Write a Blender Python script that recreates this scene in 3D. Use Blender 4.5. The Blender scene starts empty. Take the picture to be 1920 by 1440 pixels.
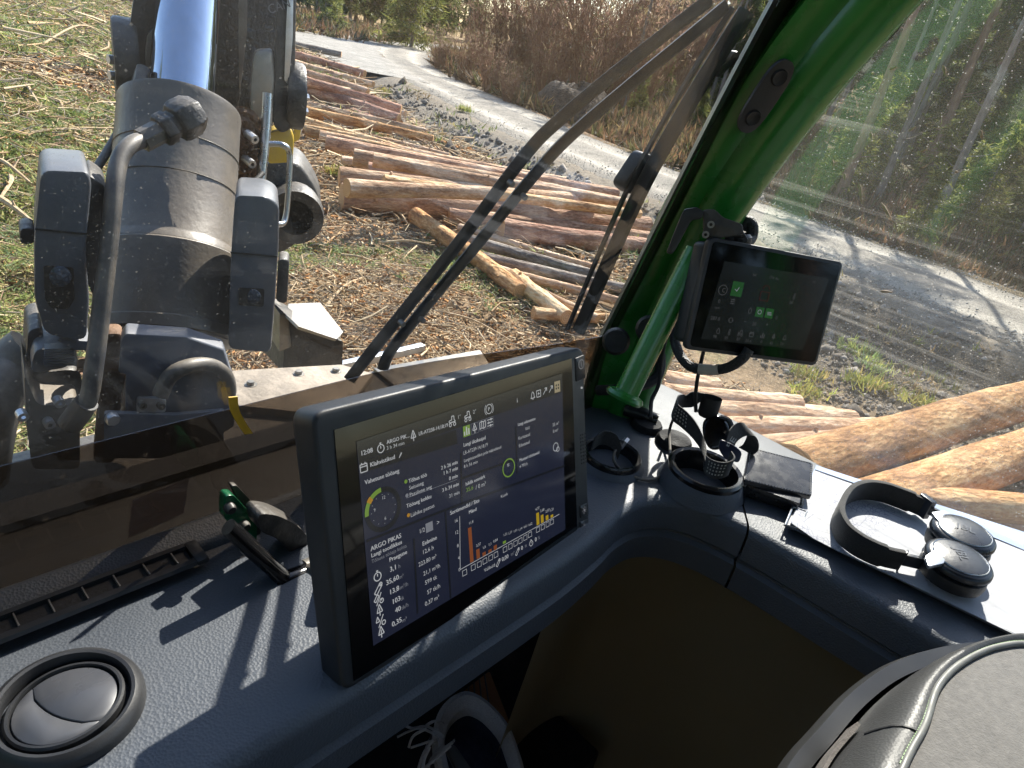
import bpy, bmesh, math, random
import numpy as np
from mathutils import Vector, Matrix, noise as mnoise
random.seed(7); rng = np.random.default_rng(7)
S = bpy.context.scene
COL = S.collection
R_ = math.radians
GZ = -2.6            # ground level; z = 0 is the height of the eye in the cab

# ---------------------------------------------------------------- camera
FPX = 1280.0         # focal length in pixels of the 1920 wide picture (24 mm on 36 mm)
_up = Vector((530, 2480, 1280)).normalized()
_x = Vector((1240, 395, -1280)); _x = (_x - _x.dot(_up) * _up).normalized()
_y = _up.cross(_x)
RW = Matrix((_x, _y, _up))              # camera axes -> world (x right of the cab, y forward, z up)
cam_d = bpy.data.cameras.new('camera'); cam = bpy.data.objects.new('camera', cam_d); COL.objects.link(cam)
cam.matrix_world = RW.to_4x4()
cam_d.sensor_width = 36; cam_d.lens = 24; cam_d.clip_start = 0.02; cam_d.clip_end = 2000
S.camera = cam
# ---------------------------------------------------------------- sky and sun
SUN_EL = R_(40); SUN_AZ = R_(68)      # from +y (forward) clockwise
SUNV = Vector((math.sin(SUN_AZ) * math.cos(SUN_EL), math.cos(SUN_AZ) * math.cos(SUN_EL), math.sin(SUN_EL)))
wd = bpy.data.worlds.new('World'); S.world = wd; wd.use_nodes = True
wn = wd.node_tree.nodes; wl = wd.node_tree.links
sky = wn.new('ShaderNodeTexSky'); sky.sky_type = 'NISHITA'; sky.sun_disc = False
sky.sun_elevation = SUN_EL; sky.sun_rotation = SUN_AZ; sky.altitude = 100; sky.dust_density = 0.7
wl.new(sky.outputs[0], wn['Background'].inputs[0]); wn['Background'].inputs[1].default_value = 0.12
sun_d = bpy.data.lights.new('sun', 'SUN'); sun_d.energy = 4.6; sun_d.angle = R_(0.53); sun_d.color = (1, 0.945, 0.86)
sun = bpy.data.objects.new('sun', sun_d); COL.objects.link(sun); sun.location = (30, 10, 30)
sun.rotation_euler = SUNV.to_track_quat('Z', 'Y').to_euler()
S.view_settings.view_transform = 'Standard'; S.view_settings.look = 'None'
S.view_settings.exposure = 1.45; S.view_settings.gamma = 1
S.render.engine = 'CYCLES'
S.cycles.use_denoising = True
S.cycles.use_adaptive_sampling = True; S.cycles.adaptive_threshold = 0.025; S.cycles.caustics_reflective = False; S.cycles.caustics_refractive = False
S.cycles.max_bounces = 8; S.cycles.transparent_max_bounces = 40; S.cycles.glossy_bounces = 5; S.cycles.diffuse_bounces = 3
S.cycles.sample_clamp_indirect = 6

# ---------------------------------------------------------------- picking points in the place
def ray(x, y):
    return (RW @ Vector((x - 960, 720 - y, -FPX))).normalized()
def PZ(x, y, z): w = ray(x, y); return w * (z / w.z)
def PY(x, y, v): w = ray(x, y); return w * (v / w.y)
def PX(x, y, v): w = ray(x, y); return w * (v / w.x)
def PD(x, y, d): return ray(x, y) * d
def PP(x, y, p, n): w = ray(x, y); return w * (p.dot(n) / w.dot(n))
def G(x, y, h=0.0): return PZ(x, y, GZ + h)

# ---------------------------------------------------------------- materials
def nodes(m):
    m.use_nodes = True
    return m.node_tree.nodes, m.node_tree.links
def ramp(n, l, src, stops):
    r = n.new('ShaderNodeValToRGB'); e = r.color_ramp.elements
    while len(e) < len(stops): e.new(0.5)
    for k, (p, c) in zip(e, stops):
        k.position = p; k.color = (*c, 1) if len(c) == 3 else c
    l.new(src, r.inputs[0]); return r.outputs[0]
def ntex(n, l, co, scale, detail=4, rough=0.55, typ='NOISE', vec=None):
    t = n.new({'NOISE': 'ShaderNodeTexNoise', 'VOR': 'ShaderNodeTexVoronoi'}[typ])
    t.inputs['Scale'].default_value = scale
    if typ == 'NOISE':
        t.inputs['Detail'].default_value = detail; t.inputs['Roughness'].default_value = rough
    l.new(co, t.inputs['Vector']); return t
def coords(n, l, scale=(1, 1, 1), kind='Object'):
    tc = n.new('ShaderNodeTexCoord'); mp = n.new('ShaderNodeMapping'); mp.inputs['Scale'].default_value = scale
    l.new(tc.outputs[kind], mp.inputs[0]); return mp.outputs[0]
MATS = {}
def pm(name, c1, c2=None, scale=8, rough=0.5, rvar=0.12, metal=0, bump=0.0, bscale=60, stretch=(1, 1, 1), spec=0.5, coat=0, dust=0.0, dustc=(0.42, 0.36, 0.28), detail=5, typ='NOISE', sheen=0):
    """a general surface: two colours mixed by noise, uneven gloss, fine relief, dust lying on faces that look up"""
    m = bpy.data.materials.new(name); n, l = nodes(m); b = n['Principled BSDF']
    co = coords(n, l, stretch)
    t = ntex(n, l, co, scale, detail)
    c2 = c2 or tuple(x * 0.72 for x in c1)
    col = ramp(n, l, t.outputs[0], [(0.32, c2), (0.68, c1)])
    if dust:
        g = n.new('ShaderNodeNewGeometry'); sx = n.new('ShaderNodeSeparateXYZ'); l.new(g.outputs['Normal'], sx.inputs[0])
        t2 = ntex(n, l, co, scale * 2.3, 6, 0.65)
        ml = n.new('ShaderNodeMath'); ml.operation = 'MULTIPLY_ADD'; l.new(sx.outputs[2], ml.inputs[0]); ml.inputs[1].default_value = 0.35; ml.inputs[2].default_value = 0.0
        ad = n.new('ShaderNodeMath'); ad.operation = 'ADD'; l.new(ml.outputs[0], ad.inputs[0]); l.new(t2.outputs[0], ad.inputs[1])
        mk = ramp(n, l, ad.outputs[0], [(0.42, (0, 0, 0)), (0.95, (dust,) * 3)])
        mx = n.new('ShaderNodeMix'); mx.data_type = 'RGBA'; l.new(mk, mx.inputs[0]); l.new(col, mx.inputs[6]); mx.inputs[7].default_value = (*dustc, 1); col = mx.outputs[2]
    l.new(col, b.inputs['Base Color'])
    if rvar:
        t3 = ntex(n, l, co, scale * 1.7, 5); rr = n.new('ShaderNodeMapRange'); l.new(t3.outputs[0], rr.inputs[0])
        rr.inputs[1].default_value = 0.3; rr.inputs[2].default_value = 0.7
        rr.inputs[3].default_value = max(0.03, rough - rvar); rr.inputs[4].default_value = min(1, rough + rvar)
        l.new(rr.outputs[0], b.inputs['Roughness'])
    else: b.inputs['Roughness'].default_value = rough
    b.inputs['Metallic'].default_value = metal; b.inputs['Specular IOR Level'].default_value = spec
    b.inputs['Coat Weight'].default_value = coat; b.inputs['Coat Roughness'].default_value = 0.15
    if sheen: b.inputs['Sheen Weight'].default_value = sheen
    if bump:
        tb = ntex(n, l, co, bscale, 3, typ=typ)
        bp = n.new('ShaderNodeBump'); bp.inputs['Strength'].default_value = bump; bp.inputs['Distance'].default_value = 0.6 / bscale
        l.new(tb.outputs[0], bp.inputs['Height']); l.new(bp.outputs[0], b.inputs['Normal'])
    MATS[name] = m; return m
def em(name, col, strength):
    m = bpy.data.materials.new(name); n, l = nodes(m); b = n['Principled BSDF']
    t = ntex(n, l, coords(n, l), 30, 2); c = ramp(n, l, t.outputs[0], [(0.2, tuple(x * 0.9 for x in col)), (0.8, col)])
    b.inputs['Base Color'].default_value = (0.01, 0.01, 0.01, 1); b.inputs['Roughness'].default_value = 0.12
    l.new(c, b.inputs['Emission Color']); b.inputs['Emission Strength'].default_value = strength
    MATS[name] = m; return m
def glass_mat(name, trans, dust, speck, speckscale, refl=1.0, dcol=(0.55, 0.52, 0.46), streak=0.0, clean=0.45):
    """a pane: clear with a mirror sheen, a film of dust that scatters light both ways, and denser specks"""
    m = bpy.data.materials.new(name); n, l = nodes(m)
    for x in list(n):
        if x.type == 'BSDF_PRINCIPLED': n.remove(x)
    out = n['Material Output']; co = coords(n, l)
    tr = n.new('ShaderNodeBsdfTransparent'); tr.inputs[0].default_value = (*trans, 1)
    gl = n.new('ShaderNodeBsdfGlossy'); gl.inputs['Roughness'].default_value = 0.015
    fr = n.new('ShaderNodeFresnel'); gm = n.new('ShaderNodeNewGeometry'); io = n.new('ShaderNodeMapRange'); l.new(gm.outputs['Backfacing'], io.inputs[0])
    io.inputs[3].default_value = 1.5; io.inputs[4].default_value = 1 / 1.5; l.new(io.outputs[0], fr.inputs[0])     # the same sheen from both sides of the pane
    fm = n.new('ShaderNodeMath'); fm.operation = 'MULTIPLY'; l.new(fr.outputs[0], fm.inputs[0]); fm.inputs[1].default_value = refl
    m1 = n.new('ShaderNodeMixShader'); l.new(fm.outputs[0], m1.inputs[0]); l.new(tr.outputs[0], m1.inputs[1]); l.new(gl.outputs[0], m1.inputs[2])
    df = n.new('ShaderNodeBsdfDiffuse'); df.inputs[0].default_value = (*dcol, 1)
    tl = n.new('ShaderNodeBsdfTranslucent'); tl.inputs[0].default_value = (*dcol, 1)
    m2 = n.new('ShaderNodeMixShader'); m2.inputs[0].default_value = 0.5; l.new(df.outputs[0], m2.inputs[1]); l.new(tl.outputs[0], m2.inputs[2])
    if not dust and not speck:
        l.new(m1.outputs[0], out.inputs[0]); MATS[name] = m; return m
    # film
    t1 = ntex(n, l, co, 3.1, 6, 0.65); f1 = n.new('ShaderNodeMapRange'); l.new(t1.outputs[0], f1.inputs[0])
    f1.inputs[1].default_value = 0.32; f1.inputs[2].default_value = 0.72; f1.inputs[3].default_value = dust * clean; f1.inputs[4].default_value = dust
    amt = f1.outputs[0]
    # specks: voronoi dots of two sizes, thinned out by noise
    for sc, th, w in ((speckscale, 0.2, 1.0), (speckscale * 0.37, 0.13, 1.0), (speckscale * 2.1, 0.26, 0.8)):
        if not speck: break
        v = ntex(n, l, co, sc, typ='VOR'); v.inputs['Randomness'].default_value = 1.0
        lt = n.new('ShaderNodeMapRange'); l.new(v.outputs['Distance'], lt.inputs[0]); lt.inputs[1].default_value = th; lt.inputs[2].default_value = th * 0.5; lt.inputs[3].default_value = 0; lt.inputs[4].default_value = speck * w
        sp = n.new('ShaderNodeSeparateColor'); l.new(v.outputs['Color'], sp.inputs[0])
        gt = n.new('ShaderNodeMath'); gt.operation = 'GREATER_THAN'; l.new(sp.outputs[0], gt.inputs[0]); gt.inputs[1].default_value = 0.62
        mu = n.new('ShaderNodeMath'); mu.operation = 'MULTIPLY'; l.new(lt.outputs[0], mu.inputs[0]); l.new(gt.outputs[0], mu.inputs[1])
        mxx = n.new('ShaderNodeMath'); mxx.operation = 'MAXIMUM'; l.new(mu.outputs[0], mxx.inputs[0]); l.new(amt, mxx.inputs[1]); amt = mxx.outputs[0]
    if streak:      # wiper and rag streaks: noise drawn out along one direction
        tc = n.new('ShaderNodeTexCoord'); mp = n.new('ShaderNodeMapping'); mp.inputs['Rotation'].default_value = (R_(33), 0, 0); mp.inputs['Scale'].default_value = (60, 1.6, 95)
        l.new(tc.outputs['Object'], mp.inputs[0]); ts = ntex(n, l, mp.outputs[0], 1.0, 5, 0.7)
        st = n.new('ShaderNodeMapRange'); l.new(ts.outputs[0], st.inputs[0]); st.inputs[1].default_value = 0.52; st.inputs[2].default_value = 0.75; st.inputs[3].default_value = 0; st.inputs[4].default_value = streak
        tm = ntex(n, l, co, 2.0, 3); tmr = n.new('ShaderNodeMapRange'); l.new(tm.outputs[0], tmr.inputs[0]); tmr.inputs[1].default_value = 0.47; tmr.inputs[2].default_value = 0.58
        mu = n.new('ShaderNodeMath'); mu.operation = 'MULTIPLY'; l.new(st.outputs[0], mu.inputs[0]); l.new(tmr.outputs[0], mu.inputs[1])
        ad = n.new('ShaderNodeMath'); ad.operation = 'ADD'; ad.use_clamp = True; l.new(mu.outputs[0], ad.inputs[0]); l.new(amt, ad.inputs[1]); amt = ad.outputs[0]
    m3 = n.new('ShaderNodeMixShader'); l.new(amt, m3.inputs[0]); l.new(m1.outputs[0], m3.inputs[1]); l.new(m2.outputs[0], m3.inputs[2])
    l.new(m3.outputs[0], out.inputs[0]); MATS[name] = m; return m

# ---------------------------------------------------------------- mesh builder
WLOC = {}
def tag(o, label=None, cat=None, group=None, kind=None):
    for k, v in (('label', label), ('category', cat), ('group', group), ('kind', kind)):
        if v: o[k] = v
    return o
def thing(name, loc, label, cat, group=None):
    o = bpy.data.objects.new(name, None); COL.objects.link(o); o.location = loc; o.empty_display_size = 0.05
    WLOC[o] = Vector(loc); return tag(o, label, cat, group)
class MB:
    def __init__(s): s.v = []; s.f = []; s.sm = []
    def add(s, vs, fs, smooth=False):
        k = len(s.v); s.v += [Vector(p) for p in vs]; s.f += [tuple(i + k for i in f) for f in fs]; s.sm += [smooth] * len(fs); return s
    def box(s, c, size, M=None):
        c = Vector(c); hx, hy, hz = (a / 2 for a in size)
        vs = [Vector((x, y, z)) for x in (-hx, hx) for y in (-hy, hy) for z in (-hz, hz)]
        vs = [c + (M @ p if M else p) for p in vs]
        return s.add(vs, [(0, 1, 3, 2), (4, 6, 7, 5), (0, 4, 5, 1), (2, 3, 7, 6), (0, 2, 6, 4), (1, 5, 7, 3)])
    def prism(s, poly, d):
        """a polygon of 3-D points pushed along vector d"""
        n = len(poly); d = Vector(d); a = [Vector(p) for p in poly]
        nn = sum(((a[i] - a[0]).cross(a[(i + 1) % n] - a[0]) for i in range(n)), Vector())
        if nn.dot(d) > 0: a.reverse()
        vs = a + [p + d for p in a]
        return s.add(vs, [tuple(range(n)), tuple(reversed(range(n, 2 * n)))] + [(i, i + n, (i + 1) % n + n, (i + 1) % n) for i in range(n)])
    def tube(s, pts, r, seg=10, cap=True, close=False, flat=None):
        pts = [Vector(p) for p in pts]; n = len(pts)
        rs = r if isinstance(r, (list, tuple)) else [r] * n
        up = None; rings = []
        for i, p in enumerate(pts):
            if close: t = (pts[(i + 1) % n] - pts[i - 1]).normalized()
            else: t = (pts[min(i + 1, n - 1)] - pts[max(i - 1, 0)]).normalized()
            if up is None:
                up = Vector((0, 0, 1)) if abs(t.z) < 0.9 else Vector((1, 0, 0))
                if flat: up = Vector(flat[1])
            a = t.cross(up).normalized(); up = a.cross(t).normalized()
            k = flat[0] if flat else 1.0
            rings.append([p + rs[i] * (math.cos(2 * math.pi * j / seg) * a + k * math.sin(2 * math.pi * j / seg) * up) for j in range(seg)])
        vs = [q for ring in rings for q in ring]; fs = []
        m = n if close else n - 1
        for i in range(m):
            i2 = (i + 1) % n
            for j in range(seg):
                j2 = (j + 1) % seg; fs.append((i * seg + j, i2 * seg + j, i2 * seg + j2, i * seg + j2))
        s.add(vs, fs, True)
        if cap and not close:
            s.add(rings[0], [tuple(range(seg))]); s.add(rings[-1], [tuple(reversed(range(seg)))])
        return s
    def lathe(s, prof, c, axis=(0, 0, 1), seg=32, ref=None):
        """profile of (radius, height) turned about axis through c"""
        ax = Vector(axis).normalized(); a = Vector(ref) if ref else (Vector((1, 0, 0)) if abs(ax.x) < 0.9 else Vector((0, 1, 0)))
        a = (a - a.dot(ax) * ax).normalized(); b = ax.cross(a); c = Vector(c); vs = []; fs = []; m = len(prof)
        for j in range(seg):
            t = 2 * math.pi * j / seg; u = math.cos(t) * a + math.sin(t) * b
            vs += [c + r * u + h * ax for r, h in prof]
        for j in range(seg):
            j2 = (j + 1) % seg
            for i in range(m - 1): fs.append((j * m + i, j2 * m + i, j2 * m + i + 1, j * m + i + 1))
        return s.add(vs, fs, True)
    def grid(s, fn, nu, nv, smooth=True):
        vs = [fn(u / nu, v / nv) for u in range(nu + 1) for v in range(nv + 1)]; w = nv + 1
        return s.add(vs, [(u * w + v, (u + 1) * w + v, (u + 1) * w + v + 1, u * w + v + 1) for u in range(nu) for v in range(nv)], smooth)
    def ribbon(s, pts, wid, th):
        """a strap: centre points with a width vector each, thickness th"""
        n = len(pts); P = [Vector(p) for p in pts]; Wd = [Vector(w) for w in wid]; vs = []
        for i in range(n):
            t = (P[min(i + 1, n - 1)] - P[max(i - 1, 0)]).normalized(); nn = t.cross(Wd[i]).normalized() * th / 2
            vs += [P[i] - Wd[i] / 2 - nn, P[i] + Wd[i] / 2 - nn, P[i] + Wd[i] / 2 + nn, P[i] - Wd[i] / 2 + nn]
        fs = [(0, 1, 2, 3), (4 * n - 1, 4 * n - 2, 4 * n - 3, 4 * n - 4)]
        for i in range(n - 1):
            for j in range(4): fs.append((4 * i + j, 4 * i + 4 + j, 4 * i + 4 + (j + 1) % 4, 4 * i + (j + 1) % 4))
        return s.add(vs, fs, True)
    def build(s, name, m, parent=None, bev=0, seg=2, fix=True, ang=35, sub=0):
        me = bpy.data.meshes.new(name); off = WLOC.get(parent, Vector())
        me.from_pydata([p - off for p in s.v], [], s.f)
        me.polygons.foreach_set('use_smooth', s.sm)
        if fix or bev:
            bm = bmesh.new(); bm.from_mesh(me)
            if bev:
                bmesh.ops.remove_doubles(bm, verts=bm.verts, dist=1e-5)
                bmesh.ops.recalc_face_normals(bm, faces=bm.faces)
                es = [e for e in bm.edges if len(e.link_faces) == 2 and e.calc_face_angle(0) > R_(ang)]
                bmesh.ops.bevel(bm, geom=es, offset=bev, segments=seg, profile=0.6, affect='EDGES', clamp_overlap=True)
                for f in bm.faces: f.smooth = True
            else: bmesh.ops.recalc_face_normals(bm, faces=bm.faces)
            bm.to_mesh(me); bm.free()
        me.set_sharp_from_angle(angle=R_(50 if bev else 42))
        o = bpy.data.objects.new(name, me); COL.objects.link(o)
        if m: me.materials.append(MATS[m] if isinstance(m, str) else m)
        if parent: o.parent = parent
        WLOC[o] = off; return o
def smooth_path(pts, n=8, close=False):
    """Catmull-Rom through the points"""
    P = [Vector(p) for p in pts]; out = []; m = len(P)
    rngs = range(m) if close else range(m - 1)
    for i in rngs:
        g = lambda k: P[k % m] if close else P[min(max(k, 0), m - 1)]
        a, b, c, d = g(i - 1), g(i), g(i + 1), g(i + 2)
        for j in range(n):
            t = j / n
            out.append(0.5 * ((2 * b) + (c - a) * t + (2 * a - 5 * b + 4 * c - d) * t * t + (3 * b - a - 3 * c + d) * t ** 3))
    if not close: out.append(P[-1])
    return out
def fast_mesh(name, V, F, m, kind=None, parent=None):
    """numpy arrays of equal-sized faces -> object"""
    me = bpy.data.meshes.new(name); V = np.asarray(V, np.float32); F = np.asarray(F, np.int32); k = F.shape[1]
    me.vertices.add(len(V)); me.vertices.foreach_set('co', V.ravel())
    me.loops.add(F.size); me.loops.foreach_set('vertex_index', F.ravel())
    me.polygons.add(len(F)); me.polygons.foreach_set('loop_start', np.arange(len(F), dtype=np.int32) * k)
    me.polygons.foreach_set('loop_total', np.full(len(F), k, np.int32)); me.update(calc_edges=True)
    if m: me.materials.append(MATS[m] if isinstance(m, str) else m)
    o = bpy.data.objects.new(name, me); COL.objects.link(o)
    if parent: o.parent = parent
    if kind: o['kind'] = kind
    return o
def copy_tree(o, parent=None):
    c = o.copy(); COL.objects.link(c); c.parent = parent
    for ch in list(o.children): copy_tree(ch, c)
    return c
def rounded(poly, r, n=4):
    """round the corners of a 3-D polygon"""
    P = [Vector(p) for p in poly]; out = []; m = len(P)
    for i in range(m):
        a, b, c = P[i - 1], P[i], P[(i + 1) % m]
        u = (a - b); v = (c - b); k = min(r, u.length * 0.45, v.length * 0.45)
        u = b + u.normalized() * k; v = b + v.normalized() * k
        for j in range(n + 1):
            t = j / n; out.append((1 - t) ** 2 * u + 2 * t * (1 - t) * b + t * t * v)
    return out
# ================================================================ OUTSIDE
def attr_mat(name, rough=0.85, scale=25, var=0.45, bump=0.5, bscale=30, spec=0.2, transl=0.0, speck=None):
    """takes its own colour from the mesh's colour attribute, broken up by noise"""
    m = bpy.data.materials.new(name); n, l = nodes(m); b = n['Principled BSDF']
    at = n.new('ShaderNodeAttribute'); at.attribute_name = 'Col'; co = coords(n, l)
    t = ntex(n, l, co, scale, 6, 0.7)
    k = ramp(n, l, t.outputs[0], [(0.3, (1 - var,) * 3), (0.7, (1 + var,) * 3)])
    mx = n.new('ShaderNodeMix'); mx.data_type = 'RGBA'; mx.blend_type = 'MULTIPLY'; mx.inputs[0].default_value = 1
    l.new(at.outputs['Color'], mx.inputs[6]); l.new(k, mx.inputs[7]); col = mx.outputs[2]
    if speck:
        t2 = ntex(n, l, co, speck[0], 2); k2 = ramp(n, l, t2.outputs[0], [(0.56, (0, 0, 0)), (0.66, (1, 1, 1))])
        m2 = n.new('ShaderNodeMix'); m2.data_type = 'RGBA'; l.new(k2, m2.inputs[0]); l.new(col, m2.inputs[6]); m2.inputs[7].default_value = (*speck[1], 1); col = m2.outputs[2]
    l.new(col, b.inputs['Base Color']); b.inputs['Roughness'].default_value = rough; b.inputs['Specular IOR Level'].default_value = spec
    if bump:
        tb = ntex(n, l, co, bscale, 5, 0.65); bp = n.new('ShaderNodeBump'); bp.inputs['Strength'].default_value = bump; bp.inputs['Distance'].default_value = 0.8 / bscale
        l.new(tb.outputs[0], bp.inputs['Height']); l.new(bp.outputs[0], b.inputs['Normal'])
    if transl:
        tr = n.new('ShaderNodeBsdfTranslucent'); l.new(col, tr.inputs[0]); ms = n.new('ShaderNodeMixShader'); ms.inputs[0].default_value = transl
        l.new(b.outputs[0], ms.inputs[1]); l.new(tr.outputs[0], ms.inputs[2]); l.new(ms.outputs[0], n['Material Output'].inputs[0])
    MATS[name] = m; return m
def set_col(o, C):
    a = o.data.color_attributes.new('Col', 'FLOAT_COLOR', 'POINT')
    C = np.asarray(C, np.float32); a.data.foreach_set('color', np.concatenate([C, np.ones((len(C), 1), np.float32)], 1).ravel())
def vnoise(x, y, s, seed=0.0, oct=4):
    """cheap smooth value noise for arrays"""
    out = np.zeros_like(x, float); amp = 1.0; tot = 0
    for o in range(oct):
        X = x / s + seed + o * 17.3; Y = y / s - seed * 1.7 + o * 5.1
        i = np.floor(X); j = np.floor(Y); fx = X - i; fy = Y - j; fx = fx * fx * (3 - 2 * fx); fy = fy * fy * (3 - 2 * fy)
        hsh = lambda a, b: np.modf(np.abs(np.sin(a * 127.1 + b * 311.7) * 43758.5453))[0]
        v = (hsh(i, j) * (1 - fx) + hsh(i + 1, j) * fx) * (1 - fy) + (hsh(i, j + 1) * (1 - fx) + hsh(i + 1, j + 1) * fx) * fy
        out += v * amp; tot += amp; amp *= 0.5; s = s * 0.5
    return out / tot
ROADC = np.array([(13.6, -60), (13.8, -20), (13.95, -6), (14.0, .7), (14.7, 2.8), (15.1, 5.2), (15.7, 8.2), (16.8, 12.2), (18.2, 16), (20.3, 20.5), (23, 27), (27.5, 35), (35, 44), (46, 54), (60, 63), (80, 69), (120, 72)], float)
def road_dist(x, y):
    """distance to the centre line and side (+ = beyond the road, seen from the cab)"""
    best = np.full(x.shape, 1e9); side = np.zeros_like(best)
    for a, b in zip(ROADC[:-1], ROADC[1:]):
        d = b - a; t = np.clip(((x - a[0]) * d[0] + (y - a[1]) * d[1]) / d.dot(d), 0, 1)
        qx = x - a[0] - t * d[0]; qy = y - a[1] - t * d[1]; r = np.hypot(qx, qy)
        sd = np.sign(qx * d[1] - qy * d[0]); k = r < best; best[k] = r[k]; side[k] = sd[k]
    return best, side
HW = 1.95
def height(x, y):
    x = np.asarray(x, float); y = np.asarray(y, float)
    d, s = road_dist(x, y); e = d - HW
    h = (vnoise(x, y, 1.6, 3) - .5) * 0.34 + (vnoise(x, y, 0.45, 9, 2) - .5) * 0.14
    near = (s < 0)
    ditch = -0.42 * np.exp(-((e - 2.0) / 0.9) ** 2)
    far = -0.6 * np.exp(-((e - 2.2) / 1.1) ** 2) + 0.25 * np.clip((e - 4) / 6, 0, 1) + (vnoise(x, y, 5, 21) - .5) * np.clip((e - 2) / 5, 0, 1) * 1.0
    h = h * np.clip(e / 1.2, 0.02, 1) + np.where(near, ditch, far) * np.clip(e / 0.6, 0, 1)
    h = np.where(e < 0.1, -0.05, h)
    # the turn-out left of the far road is level
    k = np.clip(1 - np.hypot((x - 22) / 8, (y - 37) / 11), 0, 1); h = h * (1 - np.clip(k * 3, 0, 1))
    return h
def hz(x, y): return GZ + float(height(np.array([x]), np.array([y]))[0])

xs = np.concatenate([[-900, -300, -120, -60, -30, -16], np.arange(-9, 30, .2), np.arange(30, 62, 1.0), [66, 72, 80, 95, 120, 170, 260, 500, 1000]])
ys = np.concatenate([[-900, -300, -120, -60, -30], np.arange(-16, 30, .22), np.arange(30, 72, 1.0), [76, 84, 95, 110, 135, 180, 280, 500, 1000]])
XX, YY = np.meshgrid(xs, ys, indexing='ij'); x = XX.ravel(); y = YY.ravel()
h = height(x, y)
Vg = np.stack([x, y, GZ + h], 1)
ny = len(ys); ii, jj = np.meshgrid(np.arange(len(xs) - 1), np.arange(ny - 1), indexing='ij'); a = (ii * ny + jj).ravel()
Fg = np.stack([a, a + ny, a + ny + 1, a + 1], 1)
attr_mat('ground_soil', 0.95, 9, 0.5, 0.9, 22, 0.1, speck=(55, (0.36, 0.27, 0.17)))
gr = fast_mesh('ground', Vg, Fg, 'ground_soil', 'structure')
d, s = road_dist(x, y); e = d - HW
mixc = lambda A, B, t: A * (1 - t[:, None]) + B * t[:, None]
c = np.tile(np.array([[.23, .16, .095]]), (len(x), 1))
c = mixc(c, np.array([.13, .12, .05]), np.clip((vnoise(x, y, 2.2, 40) - .54) * 5, 0, 1) * np.clip(1.6 - 1.9 * x / np.maximum(y, .5), 0, 1))
c = mixc(c, np.array([.21, .185, .15]), np.clip(1.6 - e / 2.0, 0, 1) * (s < 0))
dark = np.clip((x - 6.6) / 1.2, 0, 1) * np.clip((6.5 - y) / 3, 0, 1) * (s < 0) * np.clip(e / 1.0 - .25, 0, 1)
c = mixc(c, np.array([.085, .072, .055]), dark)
fc = mixc(np.tile(np.array([[.075, .06, .038]]), (len(x), 1)), np.array([.05, .065, .022]), np.clip((vnoise(x, y, 3, 77) - .5) * 5, 0, 1))
fc = mixc(fc, np.array([.36, .25, .11]), np.clip((vnoise(x, y, 4, 55) - .45) * 5, 0, 1) * np.clip((y - 24) / 10, 0, 1))
fc = mixc(fc, np.array([.20, .12, .065]), np.clip(1.4 - np.abs(e - 1.2) / 1.5, 0, 1) * np.clip((y - 10) / 6, 0, 1))
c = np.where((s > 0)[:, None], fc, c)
far_l = np.clip((y - 42) / 8, 0, 1) * (s < 0)
c = mixc(c, np.array([.34, .24, .11]), far_l * np.clip((vnoise(x, y, 5, 31) - .35) * 4, 0, 1))
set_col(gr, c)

# ---- the road: a crowned strip with wheel tracks
def strip(cen, hw, n, zfun, name, m, kind='structure'):
    P = smooth_path([(*p, 0) for p in cen], 10); V = []; nu = len(P)
    for i, p in enumerate(P):
        t = (P[min(i + 1, nu - 1)] - P[max(i - 1, 0)]).normalized(); q = Vector((t.y, -t.x, 0))
        for j in range(n + 1):
            k = j / n * 2 - 1; w = hw * k * (1 + 0.10 * mnoise.noise(Vector((p.x * .5, p.y * .5, 3 + (k > 0)))) * abs(k))
            v = p + q * w; V.append((v.x, v.y, GZ + zfun(k, v)))
    w = n + 1; F = [(i * w + j, (i + 1) * w + j, (i + 1) * w + j + 1, i * w + j + 1) for i in range(nu - 1) for j in range(n)]
    o = fast_mesh(name, np.array(V), np.array(F), m, kind); return o
m = bpy.data.materials.new('gravel_road'); n, l = nodes(m); b = n['Principled BSDF']; co = coords(n, l)
at = n.new('ShaderNodeAttribute'); at.attribute_name = 'Col'
t1 = ntex(n, l, co, 1.1, 10, 0.8); t2 = ntex(n, l, co, 26, 6, 0.85)
k1 = ramp(n, l, t1.outputs[0], [(0.34, (0.55, 0.52, 0.47)), (0.66, (1.18, 1.13, 1.05))]); k2 = ramp(n, l, t2.outputs[0], [(0.36, (0.42,) * 3), (0.66, (1.35,) * 3)])
mA = n.new('ShaderNodeMix'); mA.data_type = 'RGBA'; mA.blend_type = 'MULTIPLY'; mA.inputs[0].default_value = 1; l.new(k1, mA.inputs[6]); l.new(k2, mA.inputs[7])
mB = n.new('ShaderNodeMix'); mB.data_type = 'RGBA'; mB.blend_type = 'MULTIPLY'; mB.inputs[0].default_value = 1; l.new(mA.outputs[2], mB.inputs[6]); l.new(at.outputs['Color'], mB.inputs[7])
l.new(mB.outputs[2], b.inputs['Base Color']); b.inputs['Roughness'].default_value = 0.8; b.inputs['Specular IOR Level'].default_value = 0.35
bp = n.new('ShaderNodeBump'); bp.inputs['Strength'].default_value = 1.0; bp.inputs['Distance'].default_value = 0.05; l.new(t2.outputs[0], bp.inputs['Height']); l.new(bp.outputs[0], b.inputs['Normal'])
MATS['gravel_road'] = m
NR = 26
rut = lambda k: -0.035 * (math.exp(-((abs(k) - .45) / .13) ** 2)) + 0.03 * math.exp(-(k / .2) ** 2)
rd = strip(ROADC, 2.15, NR, lambda k, v: 0.035 + rut(k) - 0.07 * k * k + 0.012 * mnoise.noise(v * 3), 'gravel_road', 'gravel_road')
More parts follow.
